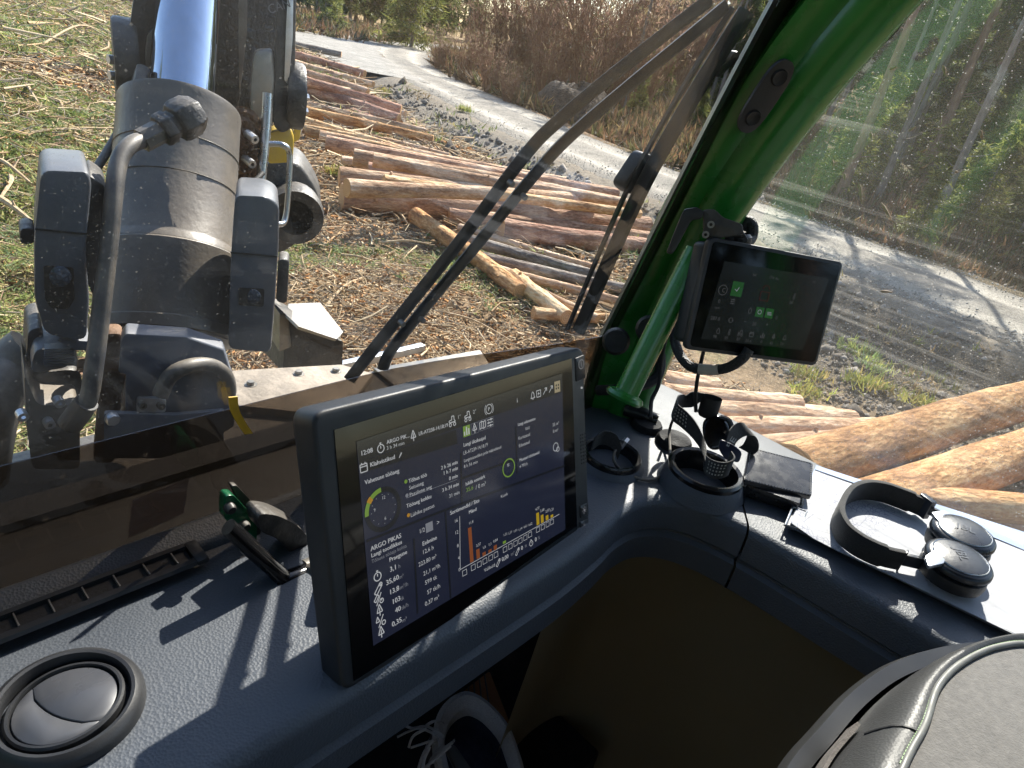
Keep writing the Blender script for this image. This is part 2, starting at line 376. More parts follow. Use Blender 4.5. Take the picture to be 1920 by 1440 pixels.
kk = np.tile(np.linspace(-1, 1, NR + 1), len(rd.data.vertices) // (NR + 1))
track = np.exp(-((np.abs(kk) - .45) / .16) ** 2); edge = np.clip((np.abs(kk) - .72) / .28, 0, 1)
set_col(rd, (np.array([[.47, .45, .41]]) * (0.70 + 0.58 * track - 0.34 * edge)[:, None]))
TURN = [(17.0, 26.5), (19.5, 31), (22.5, 37), (27, 44), (33, 52)]
to = strip(TURN, 4.6, 12, lambda k, v: 0.03 - 0.03 * k * k + 0.015 * mnoise.noise(v * 2), 'gravel_turnout', 'gravel_road')
set_col(to, np.tile(np.array([[.42, .41, .39]]), (len(to.data.vertices), 1)))
# a strip of old snow and melt water in the hollow beyond the road
pm('old_snow', (.8, .83, .88), (.55, .6, .66), 3, 0.6, bump=.4, bscale=8)
A0, A1 = G(1130, 172), G(1290, 228)
sm = MB(); dirv = (A1 - A0); per = Vector((dirv.y, -dirv.x, 0)).normalized()
sm.grid(lambda u, v: Vector((*(A0 + dirv * u + per * ((v - .5) * 3.2 * (0.25 + math.sin(math.pi * min(max(u, 0), 1)) ** .6) + 0.8 * mnoise.noise(Vector((u * 7, 1, 0))))).xy, GZ + 0.55 + 0.1 * math.sin(math.pi * v) - 0.05)), 30, 6)
tag(sm.build('snow_patch', 'old_snow'), kind='structure')

# ---- bark, wood, needles
def bark(name, c_hi, c_mid, c_lo, rough=.88):
    """plates of bark: broad patches, flakes drawn out along the stem, dark cracks"""
    m = bpy.data.materials.new(name); n, l = nodes(m); b = n['Principled BSDF']; tc = n.new('ShaderNodeTexCoord'); oi = n.new('ShaderNodeObjectInfo')
    mp = n.new('ShaderNodeMapping'); mp.inputs['Scale'].default_value = (1, 1, .35); l.new(tc.outputs['Object'], mp.inputs[0])
    sh = n.new('ShaderNodeVectorMath'); sh.operation = 'ADD'; l.new(mp.outputs[0], sh.inputs[0]); l.new(oi.outputs['Location'], sh.inputs[1]); co = sh.outputs[0]
    t1 = ntex(n, l, co, 5, 5, .65); t2 = ntex(n, l, co, 38, 6, .75); v = ntex(n, l, co, 26, typ='VOR')
    ad = n.new('ShaderNodeMath'); ad.operation = 'MULTIPLY_ADD'; l.new(t2.outputs[0], ad.inputs[0]); ad.inputs[1].default_value = .75; l.new(t1.outputs[0], ad.inputs[2])
    col = ramp(n, l, ad.outputs[0], [(.66, c_lo), (.86, c_mid), (1.0, c_hi)]); l.new(col, b.inputs['Base Color'])
    ran = n.new('ShaderNodeHueSaturation'); l.new(col, ran.inputs['Color']); vr = n.new('ShaderNodeMapRange'); l.new(oi.outputs['Random'], vr.inputs[0]); vr.inputs[3].default_value = .8; vr.inputs[4].default_value = 1.2; l.new(vr.outputs[0], ran.inputs['Value']); l.new(ran.outputs[0], b.inputs['Base Color'])
    b.inputs['Roughness'].default_value = rough; b.inputs['Specular IOR Level'].default_value = .2
    mu = n.new('ShaderNodeMath'); mu.operation = 'ADD'; l.new(v.outputs['Distance'], mu.inputs[0]); l.new(t2.outputs[0], mu.inputs[1])
    bp = n.new('ShaderNodeBump'); bp.inputs['Strength'].default_value = .9; bp.inputs['Distance'].default_value = .02; l.new(mu.outputs[0], bp.inputs['Height']); l.new(bp.outputs[0], b.inputs['Normal']); MATS[name] = m
bark('bark_pine', (.66, .47, .33), (.46, .28, .18), (.18, .10, .07))
bark('bark_pale', (.74, .55, .39), (.56, .36, .22), (.27, .15, .09))
bark('bark_red', (.52, .33, .23), (.34, .175, .115), (.15, .075, .055))
bark('bark_grey', (.46, .42, .36), (.28, .23, .19), (.11, .085, .07))
bark('bark_orange', (.68, .44, .22), (.46, .24, .10), (.18, .085, .04))
bark('bark_peeled', (.74, .56, .34), (.58, .36, .18), (.30, .15, .07))
# sawn end: growth rings
m = bpy.data.materials.new('sawn_wood'); n, l = nodes(m); b = n['Principled BSDF']; co = coords(n, l)
wv = n.new('ShaderNodeTexWave'); wv.wave_type = 'RINGS'; wv.rings_direction = 'Z'; wv.inputs['Scale'].default_value = 14; wv.inputs['Distortion'].default_value = 1.5; wv.inputs['Detail'].default_value = 2
l.new(co, wv.inputs['Vector']); l.new(ramp(n, l, wv.outputs[0], [(0, (.42, .22, .09)), (1, (.62, .38, .18))]), b.inputs['Base Color']); b.inputs['Roughness'].default_value = .8
MATS['sawn_wood'] = m

def make_log(A, B, r, bark, label, group=None, lift=None, taper=0.82, seg=14, knots=5):
    """log lying from A to B (both points of its axis); wavy, knotty, sawn at both ends"""
    A = Vector(A); B = Vector(B); L = (B - A).length; z = (B - A).normalized(); q = z.to_track_quat('Z', 'Y')
    rt = tag(bpy.data.objects.new('log', None), label, 'log', group); COL.objects.link(rt); rt.location = A; rt.rotation_mode = 'QUATERNION'; rt.rotation_quaternion = q; rt.empty_display_size = .1
    mb = MB(); sd = random.uniform(0, 99); N = 22; rings = []
    bow = random.uniform(-.03, .03) * L / 4; kn = [(random.uniform(.05, .95), random.uniform(0, 6.28), random.uniform(.1, .3)) for _ in range(knots)]
    for i in range(N + 1):
        t = i / N; rr = r * (1 - (1 - taper) * t) * (1 + (.10 * (1 - t * 8) if t < .125 else 0))
        ox = bow * math.sin(math.pi * t); oy = .012 * L / 4 * math.sin(5 * t + sd)
        for j in range(seg):
            an = 2 * math.pi * j / seg; k = 1 + .10 * mnoise.noise(Vector((math.cos(an) * 1.3, math.sin(an) * 1.3, t * L * 1.3 + sd))) + .055 * mnoise.noise(Vector((math.cos(an) * 4, math.sin(an) * 4, t * L * 5 + sd)))
            for kt, ka, ks in kn: k += ks * .55 * math.exp(-((t - kt) * L / (.5 * r)) ** 2) * max(0, math.cos(an - ka)) ** 8
            rings.append(Vector((ox + rr * k * math.cos(an), oy + rr * k * math.sin(an), t * L)))
    fs = [(i * seg + j, i * seg + (j + 1) % seg, (i + 1) * seg + (j + 1) % seg, (i + 1) * seg + j) for i in range(N) for j in range(seg)]
    mb.add(rings, fs, True); o = mb.build('bark', bark, fix=False); o.parent = rt
    for kt, ka, ks in kn[:3]:
        if r < .085: break
        rr = r * (1 - (1 - taper) * kt); d_ = Vector((math.cos(ka), math.sin(ka), 0)); p_ = Vector((bow * math.sin(math.pi * kt), 0, kt * L)) + d_ * rr * .9
        sb = MB(); sb.tube([p_, p_ + d_ * rr * (.22 + ks) + Vector((0, 0, .10 * rr))], [rr * .20, rr * .13], 7); o = sb.build('branch_stub', bark); o.parent = rt
    for e0, ring in ((-1, rings[:seg]), (1, rings[-seg:])):
        cb = MB(); inner = [p * 1 + Vector((0, 0, e0 * .006)) for p in ring]; cen = sum(inner, Vector()) / seg
        inner = [cen + (p - cen) * .93 for p in inner]
        f = [tuple(range(seg))] if e0 > 0 else [tuple(reversed(range(seg)))]
        cb.add(inner, f); cb.add(list(ring) + inner, [((j, (j + 1) % seg, seg + (j + 1) % seg, seg + j) if e0 > 0 else (j, seg + j, seg + (j + 1) % seg, (j + 1) % seg)) for j in range(seg)])
        o = cb.build('cut_end', 'sawn_wood', fix=False); o.parent = rt
    return rt
# left pile: butt pixel, top pixel, height of the axis above ground at each, diameter, bark, label
LOGS = [
 ((640, 372), (1215, 424), .20, .22, .40, 'bark_pine', 'thickest log of the pile, lying nearest the cab in front of the others'),
 ((636, 330), (1160, 392), .42, .42, .27, 'bark_pale', 'log resting just behind the thick front log with a bright orange sawn butt'),
 ((650, 352), (1120, 372), .62, .55, .22, 'bark_pale', 'pale log lying on top of the thick front log'),
 ((664, 292), (1170, 380), .45, .45, .25, 'bark_pale', 'sun-bleached log in the middle of the left pile, ending near the wiper blade'),
 ((612, 268), (1158, 366), .35, .35, .27, 'bark_pine', 'long straight log along the back of the left pile towards the road'),
 ((690, 318), (1180, 398), .33, .30, .24, 'bark_red', 'reddish log half hidden between paler logs of the left pile'),
 ((560, 205), (812, 262), .30, .25, .24, 'bark_orange', 'bright orange log lying apart towards the muddy verge behind the pile'),
 ((556, 222), (752, 280), .22, .18, .20, 'bark_peeled', 'thin peeled log beside the bright orange log behind the pile'),
 ((560, 238), (690, 262), .18, .18, .18, 'bark_peeled', 'short thin pole behind the left pile next to the crane'),
 ((548, 160), (748, 222), .40, .25, .34, 'bark_red', 'thick red-brown log at the front of the second pile'),
 ((548, 145), (752, 205), .62, .40, .28, 'bark_red', 'red log on top of the second pile'),
 ((548, 168), (700, 226), .18, .15, .26, 'bark_red', 'red log lying lowest in the second pile'),
 ((548, 130), (690, 172), .50, .40, .26, 'bark_pine', 'brown log at the back of the second pile'),
 ((530, 98), (684, 138), .35, .30, .34, 'bark_red', 'dark red log at the edge of the gravel turnout'),
 ((530, 112), (640, 146), .25, .25, .30, 'bark_pine', 'brown log in front of the dark red one at the gravel turnout'),
 ((520, 78), (640, 102), .3, .3, .34, 'bark_grey', 'farthest log, grey, lying beside the gravel turnout'),
 ((780, 404), (975, 545), .16, .14, .24, 'bark_orange', 'single log lying askew in front of the pile, its butt facing the crane'),
 ((960, 520), (1062, 594), .14, .12, .22, 'bark_peeled', 'short peeled log at the end of the askew log'),
 ((872, 448), (1130, 520), .16, .14, .16, 'bark_grey', 'thin grey pole crossing behind the wiper arms'),
 ((905, 486), (1190, 545), .13, .12, .17, 'bark_grey', 'grey pole below the thin one, between wiper arms and green pillar'),
 ((1000, 545), (1120, 598), .12, .12, .14, 'bark_pale', 'thin pale pole near the foot of the green pillar'),
 ((1000, 588), (1190, 600), .10, .10, .14, 'bark_peeled', 'thin bare pole lying closest to the windshield corner'),
 ((940, 430), (1260, 470), .20, .20, .34, 'bark_red', 'thick shaded red log under the front edge of the pile'),
 ((700, 300), (1190, 386), .62, .58, .20, 'bark_pale', 'slim pale log lying highest in the middle of the left pile'),
 ((640, 305), (1140, 372), .25, .25, .22, 'bark_pale', 'slim tan log low in the middle of the left pile'),
 ((720, 340), (1200, 400), .60, .52, .18, 'bark_peeled', 'thin peeled log across the top of the left pile'),
 ((600, 256), (1060, 338), .20, .20, .20, 'bark_pale', 'slim tan log behind the long straight log of the left pile'),
 ((575, 246), (900, 318), .22, .20, .18, 'bark_peeled', 'thin peeled log just behind the left pile'),
 ((560, 192), (800, 248), .22, .22, .20, 'bark_pale', 'tan log between the second pile and the bright orange log'),
 ((556, 228), (842, 292), .14, .14, .17, 'bark_pale', 'thin tan pole low behind the left pile'),
 ((548, 150), (760, 214), .16, .16, .24, 'bark_pale', 'tan log under the red logs of the second pile'),
 ((545, 118), (700, 158), .30, .28, .26, 'bark_pale', 'tan log between the second pile and the turnout'),
 ((860, 428), (1110, 500), .10, .10, .13, 'bark_pale', 'thin tan pole lying on the chips above the grey poles'),
 ((930, 505), (1180, 570), .10, .10, .13, 'bark_pale', 'thin tan pole lying below the grey poles'),
 ((840, 402), (1230, 446), .16, .16, .24, 'bark_pine', 'brown log tucked under the thick front log'),
]
for a, b_, z0, z1, dia, bark, lab in LOGS:
    dia *= .92; A = G(*a, z0); B = G(*b_, z1); make_log(A, B, dia / 2, bark, lab, 'logs of the pile in front')
RLOGS = [
 ((1165, 705), (1342, 729), .45, .40, .20, 'bark_pale', 'shortest looking log at the back of the pile below the side window'),
 ((1130, 728), (1495, 763), .38, .36, .21, 'bark_pale', 'second log from the back in the pile below the side window'),
 ((1140, 752), (1560, 778), .26, .26, .18, 'bark_pale', 'thin log between two thicker ones in the pile below the side window'),
 ((1150, 765), (1598, 790), .40, .38, .21, 'bark_pale', 'third long log in the pile below the side window'),
 ((1150, 800), (1588, 812), .18, .18, .24, 'bark_red', 'red shaded log low in the pile below the side window'),
 ((1150, 806), (1662, 802), .38, .36, .19, 'bark_pale', 'smooth pale log ending farthest right among the parallel logs below the window'),
 ((1160, 856), (1672, 822), .36, .36, .20, 'bark_pale', 'log just above the wallet in the pile below the side window'),
 ((1250, 886), (1700, 838), .30, .30, .24, 'bark_orange', 'orange log touching the foot of the big slanting log'),
 ((1480, 892), (2080, 706), .34, .34, .42, 'bark_orange', 'biggest orange log slanting up to the right below the side window'),
 ((1560, 980), (2110, 770), .22, .22, .42, 'bark_orange', 'second big orange log slanting to the right, beside the headphones'),
 ((1700, 938), (2100, 972), .28, .26, .24, 'bark_orange', 'orange log end just beyond the paper stack, lying almost level'),
 ((1600, 935), (2100, 1010), .12, .12, .3, 'bark_red', 'log in the shade below the level orange log'),
]
for a, b_, z0, z1, dia, bark, lab in RLOGS:
    make_log(G(*a, z0), G(*b_, z1), dia / 2, bark, lab, 'logs of the pile beside the cab', taper=.9)

# ---- felling slash: chips, twigs and needles, thicker near the machine
def scatter(N, r0, r1, a0=-14, a1=80):
    r = r0 * (r1 / r0) ** rng.random(N); an = np.radians(a0 + (a1 - a0) * rng.random(N)); return r * np.sin(an), r * np.cos(an), r
def in_slash(x, y):
    d, s = road_dist(x, y); e = d - HW
    return (s < 0) & (e > 2.6) & ~((x > 6.3) & (y < 4.2)) & (np.hypot((x - 24) / 7, (y - 37) / 10) > 1)
def prisms(x, y, L, w, az, tilt, z, bend=None):
    """three-sided bent sticks as numpy arrays"""
    N = len(x); D = np.stack([np.cos(az) * np.cos(tilt), np.sin(az) * np.cos(tilt), np.sin(tilt)], 1); C0 = np.stack([x, y, z], 1)
    side = np.stack([-np.sin(az), np.cos(az), 0 * az], 1); upv = np.cross(D, side)
    bend = np.zeros(N) if bend is None else bend; V = []
    for k, t in enumerate((-.5, 0.05, .5)):
        c = C0 + D * (t * L)[:, None] + side * (bend * L * (1 if k == 1 else 0))[:, None]
        ww = w * (1.0, .85, .45)[k]
        for an in (1.57, 3.66, 5.76): V.append(c + side * (np.cos(an) * ww)[:, None] + upv * (np.sin(an) * ww)[:, None])
    V = np.stack(V, 1).reshape(-1, 3); base = np.arange(N)[:, None] * 9; F = []
    for k in (0, 3):
        for j in range(3): F.append(np.concatenate([base + k + j, base + k + (j + 1) % 3, base + k + 3 + (j + 1) % 3, base + k + 3 + j], 1))
    return V, np.stack(F, 1).reshape(-1, 4)
attr_mat('slash_wood', .85, 40, .3, 0, spec=.2); attr_mat('slash_needles', .7, 30, .3, 0, spec=.3, transl=.35)
pal = np.array([[.46, .31, .17], [.54, .40, .24], [.35, .20, .10], [.42, .21, .08], [.30, .25, .19], [.58, .46, .30], [.22, .14, .09]])
def piece(name, N, r0, r1, L, W_, dz, cols, tl=.25, bend=.1, a0=-14, a1=80, mask=None):
    x, y, r = scatter(N, r0, r1, a0, a1); k = in_slash(x, y) if mask is None else mask(x, y); x, y, r = x[k], y[k], r[k]; N = len(x)
    sc = np.clip(r / 9, .75, 3.0)
    V, F = prisms(x, y, rng.uniform(*L, N) * sc, rng.uniform(*W_, N) * sc, rng.random(N) * 6.28, rng.normal(0, tl, N), GZ + height(x, y) + rng.uniform(*dz, N) * np.clip(sc, 0, 2), rng.normal(0, bend, N))
    o = fast_mesh(name, V, F, 'slash_wood', 'stuff'); cc = cols[rng.integers(0, len(cols), N)] * rng.uniform(.6, 1.25, (N, 1)); set_col(o, np.repeat(cc, 9, 0)); return o
tag(piece('twig_litter', 30000, 2.6, 48, (.10, .45), (.004, .009), (.02, .14), pal[[0, 4, 4, 6, 1, 5]]), 'fine dry twigs lying all over the felled ground', 'twigs')
tag(piece('bark_litter', 80000, 2.6, 40, (.03, .11), (.008, .022), (.0, .07), pal[[0, 1, 1, 2, 3, 3, 5, 5]] * 1.12, .35), 'tan and orange bark chips littering the felled ground', 'bark chips')
tag(piece('stick_litter', 700, 3, 45, (.25, .8), (.010, .02), (.04, .18), pal[[0, 1, 5, 5]], .12, .06), 'pale broken sticks among the twigs on the felled ground', 'sticks')
# green needle sprays in patches
x, y, r = scatter(60000, 2.4, 46); k = in_slash(x, y) & (vnoise(x, y, 2.6, 40, 3) + .24 * np.clip(1.7 - 3.0 * x / np.maximum(y, .5), 0, 1) - .16 * np.clip((x / np.maximum(y, .5) - .5) * 4, 0, 1) + rng.normal(0, .05, 60000) > .53); x, y, r = x[k], y[k], r[k]
def sprays(x, y, z, sc, nb, name, m, cols, kind='stuff', flat=.5, lr=(.07, .19)):
    N = len(x); V = []; 
    az0 = rng.random(N) * 6.28
    for b_ in range(nb):
        az = az0 + rng.normal(0, 1.0, N); el = np.abs(rng.normal(flat * .5, .4, N)); L = rng.uniform(*lr, N) * sc; w = L * .10
        D = np.stack([np.cos(az) * np.cos(el), np.sin(az) * np.cos(el), np.sin(el)], 1); sd = np.stack([-np.sin(az), np.cos(az), rng.normal(0, .5, N)], 1)
        o = np.stack([x + rng.normal(0, .05, N) * sc, y + rng.normal(0, .05, N) * sc, z + rng.uniform(0, .05, N) * sc], 1)
        V += [o - sd * w[:, None], o + sd * w[:, None], o + D * L[:, None]]
    V = np.stack(V, 1).reshape(-1, 3); F = np.arange(len(V)).reshape(-1, 3); ob = fast_mesh(name, V, F, m, kind)
    cc = cols[rng.integers(0, len(cols), N)] * rng.uniform(.55, 1.3, (N, 1)); set_col(ob, np.repeat(cc, 3 * nb, 0)); return ob
greens = np.array([[.21, .26, .065], [.29, .33, .085], [.15, .21, .055], [.36, .35, .12], [.18, .25, .10], [.38, .31, .13]])
tag(sprays(x, y, GZ + height(x, y) + .05, np.clip(r / 8, .7, 3), 9, 'needle_litter', 'slash_needles', greens, flat=.25, lr=(.04, .11)), 'green and yellowing conifer sprays covering the felled ground', 'needles')
# larger branches one can pick out
pm('branch_pale', (.56, .42, .25), (.36, .24, .13), 20, .8, bump=.3, bscale=60)
BRL = ['straight pale branch at the upper left beside the crane disc', 'pale branch at the left edge level with the crane disc', 'short branch standing steep at the upper left', 'long thin branch left of the cylinder top', 'short bent branch left of the crane disc', 'thick pale branch beside the left work lamp', 'branch left of the motor under the work lamp', 'pale branch pointing at the grey box lid', 'level pale branch between the lamp and the wiper arms', 'thin level branch just below the thick front log', 'thin branch beside the guide roller', 'curled pale branch under the thick front log', 'branch behind the right work lamp', 'branch at the left edge above the work lamp', 'short branch at the left edge by the work lamp', 'thin branch right behind the grey box', 'long thin branch crossing below the wiper arms', 'long branch at the top left corner among the slash']
for i, (a, b_, rr) in enumerate([((140, 118), (218, 158), .03), ((0, 190), (90, 215), .03), ((55, 160), (80, 205), .035), ((0, 262), (215, 248), .025), ((95, 188), (120, 235), .03), ((0, 372), (60, 415), .04), ((30, 700), (52, 660), .02), ((600, 588), (680, 520), .016), ((640, 478), (716, 496), .018), ((715, 455), (815, 460), .016), ((560, 440), (640, 425), .015), ((740, 395), (765, 420), .02), ((600, 500), (650, 545), .02), ((0, 300), (60, 345), .03), ((20, 330), (0, 372), .03), ((640, 640), (700, 655), .015), ((830, 585), (960, 640), .012), ((60, 96), (205, 66), .03)]):
    A = G(*a, .08); B = G(*b_, .1); Mx = (A + B) / 2 + Vector((random.uniform(-.05, .05), random.uniform(-.05, .05), .06)) * (B - A).length
    t = thing('branch', A, BRL[i], 'branch', 'loose branches on the felled ground')
    P = smooth_path([A, Mx, B], 6); mb = MB(); mb.tube(P, [rr * (1 - .55 * k / 12) for k in range(len(P))], 6); mb.build('stem', 'branch_pale', t)
    sb = MB(); q = P[7]; sb.tube([q, q + Vector((random.uniform(-.2, .2), random.uniform(-.2, .2), .12)) * (B - A).length * .6], [rr * .5, rr * .2], 5); sb.build('side_twig', 'branch_pale', t)
# clods and stones on the dark bank between the side logs and the road, and on both verges
x, y, r = scatter(40000, 5, 30, 25, 110); d, s = road_dist(x, y); e = d - HW; k = (e < 5.2) & (((s < 0) & (e > .7)) | ((e < .9) & (e > -2.2 * HW) & (rng.random(len(x)) < np.where(np.abs(e + .2) < .5, .5, .16)))); x, y, r = x[k], y[k], r[k]; N = len(x)
sz = rng.lognormal(-3.75, .5, N) * np.clip(r / 10, .8, 2); oc = np.array([[1, 0, 0], [0, 1, 0], [-1, 0, 0], [0, -1, 0], [0, 0, 1], [0, 0, -1]], float)
sz = np.where(e[k] < .6, np.minimum(sz, .022), sz); onroad = e[k] < .6; zst = np.where(e[k] < .15, GZ + .03, GZ + height(x, y)); V = np.stack([x, y, zst + sz * .3], 1)[:, None, :] + oc[None] * sz[:, None, None] * rng.uniform(.55, 1.3, (N, 6, 1)) + rng.normal(0, .15, (N, 6, 3)) * sz[:, None, None]
F = np.array([(0, 1, 4), (1, 2, 4), (2, 3, 4), (3, 0, 4), (1, 0, 5), (2, 1, 5), (3, 2, 5), (0, 3, 5)]); F = (F[None] + np.arange(N)[:, None, None] * 6).reshape(-1, 3)
attr_mat('clod', .9, 30, .35, .4, 60, .15)
o = fast_mesh('earth_clods', V.reshape(-1, 3), F, 'clod', 'stuff'); cc = np.array([[.17, .145, .12], [.24, .21, .175], [.13, .11, .09], [.30, .27, .235]])[rng.integers(0, 4, N)] * rng.uniform(.6, 1.3, (N, 1)); cc = np.where(onroad[:, None], np.array([[.40, .38, .34]]) * rng.uniform(.7, 1.3, (N, 1)), cc); set_col(o, np.repeat(cc, 6, 0))
tag(o, 'grey-brown clods and stones on the bank beside the road', 'clods')
x, y, r = scatter(9000, 5, 32, 20, 110); d, s = road_dist(x, y); e = d - HW; k = (s < 0) & (e > .5) & (e < 5.5) & (vnoise(x, y, 1.1, 66, 2) > .63); x, y, r = x[k], y[k], r[k]
tag(sprays(x, y, GZ + height(x, y), np.clip(r / 7, .9, 2.4), 8, 'verge_grass', 'slash_needles', np.array([[.32, .27, .12], [.26, .27, .09], [.36, .25, .12], [.20, .16, .09], [.2, .26, .07]]), flat=1.2, lr=(.04, .12)), 'dry tufts of grass and seedlings on the near verge', 'grass')
x, y, r = scatter(60000, 14, 80, 20, 100); d, s = road_dist(x, y); e = d - HW; k = (s > 0) & (e > .4) & (e < 12) & (vnoise(x, y, 2.5, 12, 3) > .42 + .02 * (e > 6)) | ((s < 0) & (y > 44) & (e > 1) & (rng.random(len(x)) < .7)); x, y, r = x[k], y[k], r[k]
o = sprays(x, y, GZ + height(x, y), np.clip(r / 8.0, 1.4, 5), 7, 'far_verge_grass', 'slash_needles', np.array([[.26, .15, .08], [.22, .12, .065], [.14, .09, .055], [.28, .20, .10], [.10, .10, .04], [.12, .11, .045]]), flat=1.4, lr=(.05, .22))
tag(o, 'brown and straw-coloured grass on the bank beyond the road', 'grass')
# individual bright tufts on the dark bank
for i, (px_, py_, hh) in enumerate([(1612, 655, .26), (1625, 722, .22), (1735, 760, .2), (1640, 690, .16), (1515, 700, .16), (1525, 735, .18), (870, 210, .3), (630, 342, .22), (720, 160, .4), (700, 175, .3)]):
    p = G(px_, py_); p.z = hz(p.x, p.y); xx = p.x + rng.normal(0, .10, 26); yy = p.y + rng.normal(0, .10, 26)
    ob = sprays(xx, yy, np.full(26, p.z + .02), np.full(26, hh * 4.0), 9, 'grass_tuft', 'slash_needles', np.array([[.42, .40, .10], [.34, .38, .09], [.46, .36, .12]]) if i % 3 else greens * 1.5, None, 1.8)
    del_ = ob.data; ob.location = p
    co_ = np.empty(len(del_.vertices) * 3, np.float32); del_.vertices.foreach_get('co', co_); co_ = co_.reshape(-1, 3) - np.array(p, np.float32); del_.vertices.foreach_set('co', co_.ravel()); del_.update()
    tag(ob, ['green seedling tuft on the dark bank right under the small display', 'yellow tuft on the dark bank above the parallel logs', 'green tuft on the dark bank close above the big slanting log', 'small tuft between the two larger tufts on the dark bank', 'straw tuft just below the small display', 'rusty tuft above the log ends, below the small display', 'tuft on the road verge behind the left log pile', 'small green seedling beside the orange log butts', 'pale tuft on the verge by the second pile', 'tuft nearest the second pile on the verge'][i], 'plant', 'tufts on the verge')

# ---- trees
attr_mat('needles', .6, 6, .35, 0, spec=.35, transl=.55)
pm('trunk_pine', (.30, .19, .13), (.17, .11, .08), 9, .9, bump=.9, bscale=30, stretch=(1, 1, .3), spec=.1)
pm('trunk_grey', (.27, .24, .21), (.15, .13, .11), 9, .9, bump=.9, bscale=30, stretch=(1, 1, .3), spec=.1)
pm('shrub_twig', (.30, .16, .10), (.16, .09, .06), 20, .85, spec=.15)
def leaf_cloud(P, D, size, nb, cols, name):
    """needle fans: P centres, D branch directions"""
    N = len(P); V = []
    for b_ in range(nb):
        d_ = D + rng.normal(0, .75, (N, 3)); d_ /= np.linalg.norm(d_, axis=1)[:, None]
        sd = np.cross(d_, rng.normal(0, 1, (N, 3))); sd /= np.linalg.norm(sd, axis=1)[:, None]
        L = (rng.uniform(.6, 1.2, N) * size)[:, None]; o = P + rng.normal(0, .25, (N, 3)) * np.asarray(size)[:, None] if np.ndim(size) else P + rng.normal(0, .25 * size, (N, 3))
        V += [o - sd * L * .09, o + sd * L * .09, o + d_ * L]
    V = np.stack(V, 1).reshape(-1, 3); me_o = fast_mesh(name, V, np.arange(len(V)).reshape(-1, 3), 'needles')
    cc = cols[rng.integers(0, len(cols), N)] * rng.uniform(.5, 1.4, (N, 1)); set_col(me_o, np.repeat(cc, 3 * nb, 0)); return me_o
def conifer(name, H_, r0, crown0, rad, nbr, cols, bark, spread, droop, dens, nsz, dead=10):
    rt = thing(name, (0, 0, 0), 'tree', 'tree'); mb = MB(); N = 10
    cx = [random.uniform(-.012, .012) * H_ for _ in range(3)]
    axis = lambda t: Vector((cx[0] * math.sin(3 * t) + cx[1] * t, cx[2] * math.sin(2.5 * t), t * H_))
    mb.tube([axis(i / N) - Vector((0, 0, .3 if i == 0 else 0)) for i in range(N + 1)], [r0 * (1.25 if i == 0 else 1) * (1 - .9 * (i / N)) + .012 for i in range(N + 1)], 9); mb.build('trunk', bark, rt)
    lb = MB(); P = []; D = []
    for i in range(nbr + dead):
        if i < nbr: t = crown0 + (1 - crown0) * (i + random.random()) / nbr; L = rad * spread((t - crown0) / (1 - crown0)) * random.uniform(.7, 1.15)
        else: t = random.uniform(.12, crown0 + .05); L = random.uniform(.3, .9)
        an = random.uniform(0, 6.28); p0 = axis(t); d0 = Vector((math.cos(an), math.sin(an), droop + random.uniform(-.12, .12))).normalized()
        pts = [p0, p0 + d0 * L * .5, p0 + d0 * L + Vector((0, 0, -.10 * L if droop < 0 else .12 * L))]
        lb.tube(pts, [.012 + .012 * L, .008 + .006 * L, .004], 4, cap=False)
        if i < nbr:
            for k in range(int(dens * L) + 2):
                u = random.uniform(.15, 1.05); q = p0.lerp(pts[2], u) + Vector((random.gauss(0, .12), random.gauss(0, .12), random.gauss(0, .07))) * L * (.4 + u * .7)
                P.append(q); D.append(d0 * .8 + Vector((0, 0, -.25 if droop < 0 else .3)))
    lb.build('limbs', bark, rt, fix=False)
    cr = leaf_cloud(np.array(P), np.array(D), nsz, 7, cols, 'crown'); cr.parent = rt
    return rt
gd = np.array([[.085, .11, .032], [.115, .14, .042], [.06, .085, .028], [.16, .17, .05]])
gy = np.array([[.24, .26, .07], [.30, .30, .08], [.17, .20, .055]])
protos = {
 'pine': conifer('pine_tree', 12.5, .15, .62, 1.9, 34, gd * 1.3, 'trunk_pine', lambda u: math.sin(math.pi * min(1, .25 + u * .75)) , .25, 11, .42, 14),
 'pine2': conifer('pine_tree', 11.5, .11, .66, 1.3, 20, gd * 1.5, 'trunk_grey', lambda u: math.sin(math.pi * min(1, .3 + u * .7)), .3, 8, .36, 20),
 'spruce': conifer('spruce_tree', 9.5, .10, .10, 1.7, 80, gd, 'trunk_grey', lambda u: 1 - .88 * u, -.2, 14, .36, 4),
 'young': conifer('young_spruce', 4.2, .05, .05, 1.15, 52, gy * .8, 'trunk_grey', lambda u: 1 - .85 * u, -.05, 15, .30, 0),
}
